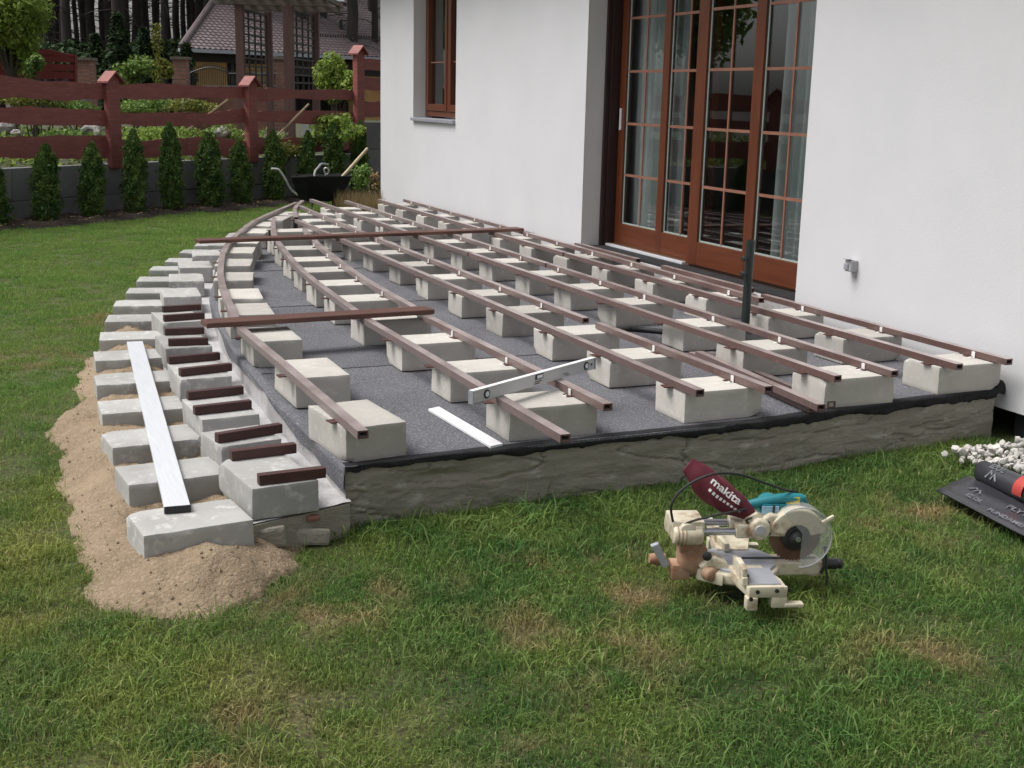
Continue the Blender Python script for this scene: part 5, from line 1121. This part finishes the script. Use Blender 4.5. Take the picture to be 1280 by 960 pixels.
for (y0, y1, x0, x1) in ((62, 70, 28, 92), (71, 77, 24, 92), (80, 88, -40, 92), (64, 72, -60, 24), (90, 98, -40, 92)):
    a, b, c, d_ = at(x0, y1, 25), at(x1, y1 + 1, 25), at(x1, y0 + (7 if y0 == 62 else 1), 25), at(x0, y0, 25); m_ = a.lerp(b, .5).lerp(c.lerp(d_, .5), .5)
    MB().extrude([a, b, c, c.lerp(d_, .5) + Vector((0, 0, .06)), d_], FWD*.05).build('plank', M['fence_far'], f2)
for x in (92, 26, -45): a, b = at(x, 108, 25.1), at(x, 62 if x < 90 else 68, 25.1); MB().bar(a, b, .13, .1).build('post', M['fence_far'], f2)

# ------------------------------------------------------------------ trees
def leaf_crown(n_, r3, size, m, cl, aspect=2.2, gap=.35, spread=.75, droop=.0):
    cen = rng.normal(size=(cl, 3)); cen /= np.linalg.norm(cen, axis=1, keepdims=True); cen *= rng.random((cl, 1))**.45*np.array(r3)*spread
    rad = rng.uniform(.22, .42, cl); k = rng.integers(0, cl, n_); q = rng.normal(size=(n_, 3)); q /= np.linalg.norm(q, axis=1, keepdims=True); q *= rng.random((n_, 1))**gap
    pos = cen[k] + q*rad[k][:, None]*np.array(r3); nr = q + rng.normal(size=(n_, 3))*.8 + np.array([0, 0, .3])
    return cards('crown', pos, nr, rng.uniform(.6, 1.3, n_)*size, M[m], aspect), cen
def leafy(base, zc, r3, n_, size, m, label, cl=26, group=None, tr_r=.07, name='leafy_tree'):
    t = thing(name, base, label, 'tree', group); me, cen = leaf_crown(n_, r3, size, m, cl)
    link_mesh('crown', me, t, (0, 0, zc - base[2]))
    mb = MB(); h = zc - base[2]; mb.tube([(0, 0, -.1), (.03, .02, h*.35), (-.02, .03, h*.7), (0, 0, h + r3[2]*.3)], [tr_r, tr_r*.8, tr_r*.6, tr_r*.25], 8)
    for c in cen[:16]: e = Vector(c) + Vector((0, 0, h)); st = Vector((0, 0, h*.45 + .3*max(0, c[2]))); mb.tube([st, st.lerp(e, .55) + Vector((0, 0, .06)), e], [tr_r*.45, tr_r*.3, tr_r*.08], 5, cap=False)
    link_mesh('trunk', mb.mesh('trunk', M['twig']), t); return t
p = at(14, 90, 20); leafy((p.x, p.y, .40), at(14, 14, 20).z, (.78, .8, 1.05), 11000, .040, 'leaf', 'light green leafy tree at the upper left behind the fence', 34)
p = at(-60, 90, 23); leafy((p.x, p.y, .40), 3.2, (1.3, 1.3, 1.3), 9000, .06, 'leaf_mid', 'mid green tree beyond the left edge of the photo', 30)
for (x, y, lb) in ((-5.5, 17.5, 'broad green tree left of the frame, nearest the lawn'), (-2.8, 20.5, 'broad green tree left of the frame, behind the fence'), (-9, 21, 'broad green tree far left of the frame'), (-6, 25.5, 'broad green tree well behind the fence, left of the frame'), (-13, 25, 'broad green tree farthest left of the frame'), (-1.6, 26, 'broad green tree behind the fence at the left edge of the frame'), (-13, 17, 'broad green tree beyond the left end of the fence')): leafy((x, y, .3), 4.2, (1.9, 1.9, 2.2), 9000, .085, 'leaf_mid', lb, 36, tr_r=.12)
p = at(199, 110, 21); t = thing('young_tree', (p.x, p.y, .4), 'thin young sapling with sparse yellow-green leaves left of the far house', 'sapling')
h = at(199, 30, 21).z - .4; MB().tube([(p.x, p.y, .35), (p.x + .02, p.y, .4 + h*.5), (p.x - .02, p.y, .4 + h)], [.012, .009, .003], 6).build('trunk', M['twig'], t)
n_ = 420; tt = rng.random(n_)*.85 + .15; ph = rng.random(n_)*6.28; rr_ = rng.random(n_)*.17*(1.15 - tt*.7); link_mesh('crown', cards('crown', np.stack([rr_*np.cos(ph), rr_*np.sin(ph), tt*h], 1), rng.normal(size=(n_, 3)), rng.uniform(.03, .05, n_), M['leaf_yel']), t)
# dark spruces and undergrowth before the pines
def spruce(px, ytop, dist, w, label):
    b = at(px, 100, dist); top = at(px, ytop, dist).z; h = top + .4; t = thing('spruce', (b.x, b.y, -.3), label, 'spruce'); n_ = 5200
    tt = rng.random(n_)**.8; ph = rng.random(n_)*6.28; wh = 1 + .25*np.sin(tt*46) + .2*np.sin(ph*5 + tt*9); rr_ = w*(1.04 - tt)*wh*rng.random(n_)**.4
    nr = np.stack([np.cos(ph)*.5, np.sin(ph)*.5, np.ones(n_)], 1) + rng.normal(size=(n_, 3))*.5
    link_mesh('crown', cards('crown', np.stack([rr_*np.cos(ph), rr_*np.sin(ph), tt*h - rr_*.25], 1), nr, rng.uniform(.08, .17, n_), M['leaf_dark'], 2.4), t)
    link_mesh('trunk', MB().tube([(0, 0, -.2), (0, 0, h*.97)], [.12, .02], 7).mesh('trunk', M['bark']), t)
spruce(150, 22, 40, 1.05, 'dark spruce before the pines, left of the sapling'); spruce(122, 48, 42, .85, 'smaller dark spruce left of the tallest spruce'); spruce(182, 40, 44, .9, 'dark spruce right of the tallest spruce'); spruce(234, 62, 37, .55, 'dark green spruce at the left end of the yellow wall')
for k, (px, py, d_, rx, rz) in enumerate([(66, 78, 44, 1.2, .6), (92, 70, 47, 1.1, .5), (112, 82, 43, 1.0, .5), (178, 72, 46, 1.1, .6), (208, 66, 48, 1.1, .7), (20, 70, 44, 1.5, .8), (-40, 66, 45, 1.8, .9), (258, 62, 56, 1.6, .7), (300, 60, 58, 1.8, .8)]):
    shrub(px, py, d_, rx, rz, 1500, .13, 'leaf_dark', 'dark undergrowth bush under the pines, ' + ('behind the right end of the far red fence', 'just right of the leftmost brick pillar', 'below the smaller spruce', 'right of the tallest spruce', 'above the second brick pillar', 'behind the leafy tree', 'beyond the left edge of the photo', 'over the left corner of the far roof', 'behind the far roof')[k], 'bush', 'dark bushes under the pines', 'undergrowth_bush', -.4, 12)
# pines: tall bare trunks with dead twigs, crowns well above the frame
def pine_parts(seed):
    r_ = random.Random(seed); h = 15.0; mb = MB(); n_ = 9; lean = r_.uniform(-.25, .25)
    pts = [(lean*(i/n_)**1.5 + .05*math.sin(i*1.7 + seed), .04*math.cos(i*2.1 + seed), h*i/n_ - .3) for i in range(n_ + 1)]
    mb.tube(pts, [.21*(1 - .62*i/n_) + (.06 if i == 0 else 0) for i in range(n_ + 1)], 10)
    tw_ = MB()
    for k in range(34):
        z = r_.uniform(1.2, 9.0); a = r_.random()*6.28; l = r_.uniform(.35, 1.5); p0 = Vector((lean*(z/h)**1.5, 0, z)); d_ = Vector((math.cos(a), math.sin(a), r_.uniform(-.35, .25)))
        tw_.tube([p0, p0 + d_*l*.6 + Vector((0, 0, .05)), p0 + d_*l + Vector((0, 0, r_.uniform(-.3, .05)))], [.022, .014, .005], 4, cap=False)
        for j in range(3): q = p0 + d_*l*r_.uniform(.4, .95); tw_.tube([q, q + Vector((r_.uniform(-.3, .3), r_.uniform(-.3, .3), r_.uniform(-.35, .15)))], [.009, .003], 3, cap=False)
    me, _ = leaf_crown(2600, (1.9, 1.9, 3.2), .30, 'leaf_dark', 16, 2.2)
    return mb.mesh('trunk', M['bark'], smooth=True), tw_.mesh('dead_branches', M['bark']), me
PN = [pine_parts(k) for k in range(5)]
k = 0
for dist, step, off in ((49, 1.15, 0), (54, 1.1, .5), (60, 1.15, .2), (67, 1.2, .8), (75, 1.25, .4), (84, 1.4, .1)):
    u_ = -25*dist/50 + off
    while u_ < -4.2*dist/50:
        q = FWD*(dist + random.uniform(-2, 2)) + RGT*(u_ + random.uniform(-.35, .35)); t = thing('pine_tree', (q.x, q.y, -.5), 'tall dark pine trunk among many in the forest at the upper left', 'pine', 'pines of the forest behind the gardens')
        tr_, br_, cr_ = PN[k % 5]; s__ = random.uniform(.75, 1.25); rz = random.random()*6.28
        for nm, me in (('trunk', tr_), ('dead_branches', br_)): o = link_mesh(nm, me, t); o.rotation_euler.z = rz; o.scale = (s__, s__, 1)
        o = link_mesh('crown', cr_, t, (0, 0, 13.5 + random.uniform(-1, 1.5))); o.rotation_euler.z = rz; k += 1; u_ += step*random.uniform(.7, 1.35)

# ------------------------------------------------------------------ grass
def clump(seed, hmin, hmax, nb, rad, lean):
    r_ = random.Random(seed); v = []; f = []
    for _ in range(nb):
        a = r_.random()*6.28; q = rad*math.sqrt(r_.random()); x, y = q*math.cos(a), q*math.sin(a); h = r_.uniform(hmin, hmax); w = r_.uniform(.0011, .0023); b = r_.random()*6.28; l = h*r_.uniform(.15, lean); c = r_.random()*6.28
        sx, sy = math.cos(c)*w, math.sin(c)*w; dx, dy = math.cos(b)*l, math.sin(b)*l; n_ = len(v)
        v += [(x - sx, y - sy, -.012), (x + sx, y + sy, -.012), (x + dx*.35 - sx*.9, y + dy*.35 - sy*.9, h*.55), (x + dx*.35 + sx*.9, y + dy*.35 + sy*.9, h*.55), (x + dx, y + dy, h*(1.0 - .25*l/h))]
        f += [(n_, n_ + 1, n_ + 3, n_ + 2), (n_ + 2, n_ + 3, n_ + 4)]
    me = bpy.data.meshes.new('grass_clump'); me.from_pydata(v, [], f); me.materials.append(M['blade_g']); return me
CL = [bpy.data.objects.new('grass_clump', clump(k, .016, (.026, .031, .037, .032)[k % 4], 78, .085, (1.2, 1.0, .8, 1.6)[k % 4])) for k in range(8)]
CL += [bpy.data.objects.new('grass_clump', clump(20 + k, .035, .085, 16, .07, 1.5)) for k in range(2)]
terr = [(stepX(y) - .01, y) for y in np.linspace(4.0, 12, 40)] + [(wallX(13.3), 13.3), (4.5, 13.35), (4.5, 4.39), (4.07, 4.345), (3.4, 4.285), (2.96, 4.222), (2.16, 4.215), (1.17, 4.165), (1.15, 3.985)]
kerbs = [(.44, 3.93), (.46, 5.5), (.5, 6.2), (.55, 6.7), (.62, 7.25), (.72, 7.85), (.83, 8.4), (.96, 8.9), (1.1, 9.45), (1.27, 10), (1.46, 10.5), (1.66, 11.05), (1.86, 11.55), (2.3, 11.9), (2.3, 11.3), (1.6, 10), (1.2, 8.9), (.9, 7), (.8, 5), (.8, 3.98)]
pts = []; rots = []; scl = []
def scatter(x0, x1, y0, y1, dens):
    n_ = int((x1 - x0)*(y1 - y0)*dens); X = rng.uniform(x0, x1, n_); Y = rng.uniform(y0, y1, n_)
    ok = (poly_sd(X, Y, terr) < .0) & (poly_sd(X, Y, kerbs) < .01) & (poly_sd(X, Y, SAND) < .02 + .05*np.sin(X*31)*np.sin(Y*27)) & (poly_sd(X, Y, PB) < .03)
    sd_ = (X - BED0.x)*FN.x + (Y - BED0.y)*FN.y; ok &= sd_ < -.02
    ok &= ~((X > 4.45) & (Y > 4.0)) & (np.hypot(X - 2.2, Y - 3.2) > .11)
    A = (X - ra.x)*d_r.x + (Y - ra.y)*d_r.y; Bn = (X - ra.x)*n_r.x + (Y - ra.y)*n_r.y; ok &= ~((A > -.04 + .13*np.clip(Bn/.27, 0, 1)) & (Bn > -.09) & (Bn < .02 + SW - .015))
    for x, y in zip(X[ok], Y[ok]):
        k = max(.78, 1 + .35*fbm(x*1.7, y*1.7, 5))
        if y > 4.3 and x < 1.5: k *= .8
        if any(math.hypot(x - a, y - b) < r_*.7 for a, b, r_ in DRY) and rng.random() < .05: continue
        if 4.0 < y < 4.17 and x > 1.0: k *= 1.25 + .5*max(0, fbm(x*4, 2))
        pts.append((x, y, gz(x, y) - .018 + .012*fbm(x*.9, y*.9))); rots.append((0, 0, rng.random()*6.28)); scl.append(k*rng.uniform(.8, 1.2))
d_r = (rb - ra).normalized(); n_r = Vector((d_r.y, -d_r.x, 0))
if n_r.x > 0: n_r = -n_r
scatter(-.8, 4.4, 1.9, 4.3, 340); scatter(-2.2, -.8, 2.5, 6.0, 120); scatter(-1.6, 1.2, 4.2, 8.5, 230); scatter(-2.6, 2.6, 8.5, 16, 190); scatter(2.6, 4.4, 13.3, 16.5, 120)
for x in np.arange(1.2, 4.3, .016):                                      # longer unmown tufts against the terrace front
    for _ in range(2):
        y = frontY(x) - .065 + rng.uniform(-.05, .035); pts.append((x, y, gz(x, y) - .015)); rots.append((0, 0, rng.random()*6.28)); scl.append(rng.uniform(.5, 1.15)*(1 + .45*fbm(x*3, 1)))
gm = bpy.data.meshes.new('grass'); gm.from_pydata(pts, [], [])
gm.attributes.new('rot', 'FLOAT_VECTOR', 'POINT').data.foreach_set('vector', np.array(rots, np.float32).ravel())
gm.attributes.new('scl', 'FLOAT', 'POINT').data.foreach_set('value', np.array(scl, np.float32))
gm.attributes.new('idx', 'INT', 'POINT').data.foreach_set('value', np.where(rng.random(len(pts)) < .035, rng.integers(8, 10, len(pts)), rng.integers(0, 8, len(pts))).astype(np.int32))
gm.materials.append(M['blade_g'])
go = link_mesh('grass', gm); tag(go, 'short mown lawn grass with dry patches in front of and beside the terrace', 'grass', kind='stuff')
G = bpy.data.node_groups.new('grass', 'GeometryNodeTree'); G.interface.new_socket('Geometry', in_out='INPUT', socket_type='NodeSocketGeometry'); G.interface.new_socket('Geometry', in_out='OUTPUT', socket_type='NodeSocketGeometry')
N = G.nodes; L = G.links; gi = N.new('NodeGroupInput'); gout = N.new('NodeGroupOutput'); iop = N.new('GeometryNodeInstanceOnPoints'); jg = N.new('GeometryNodeJoinGeometry')
for o in CL:
    oi = N.new('GeometryNodeObjectInfo'); oi.inputs['Object'].default_value = o; oi.inputs['As Instance'].default_value = True; L.new(oi.outputs['Geometry'], jg.inputs[0])
def attr(nm, ty): a = N.new('GeometryNodeInputNamedAttribute'); a.data_type = ty; a.inputs['Name'].default_value = nm; return a.outputs['Attribute']
L.new(gi.outputs[0], iop.inputs['Points']); L.new(jg.outputs[0], iop.inputs['Instance']); iop.inputs['Pick Instance'].default_value = True
L.new(attr('idx', 'INT'), iop.inputs['Instance Index']); L.new(attr('scl', 'FLOAT'), iop.inputs['Scale'])
e2r = N.new('FunctionNodeEulerToRotation'); L.new(attr('rot', 'FLOAT_VECTOR'), e2r.inputs[0]); L.new(e2r.outputs[0], iop.inputs['Rotation'])
L.new(iop.outputs[0], gout.inputs[0]); md = go.modifiers.new('grass', 'NODES'); md.node_group = G
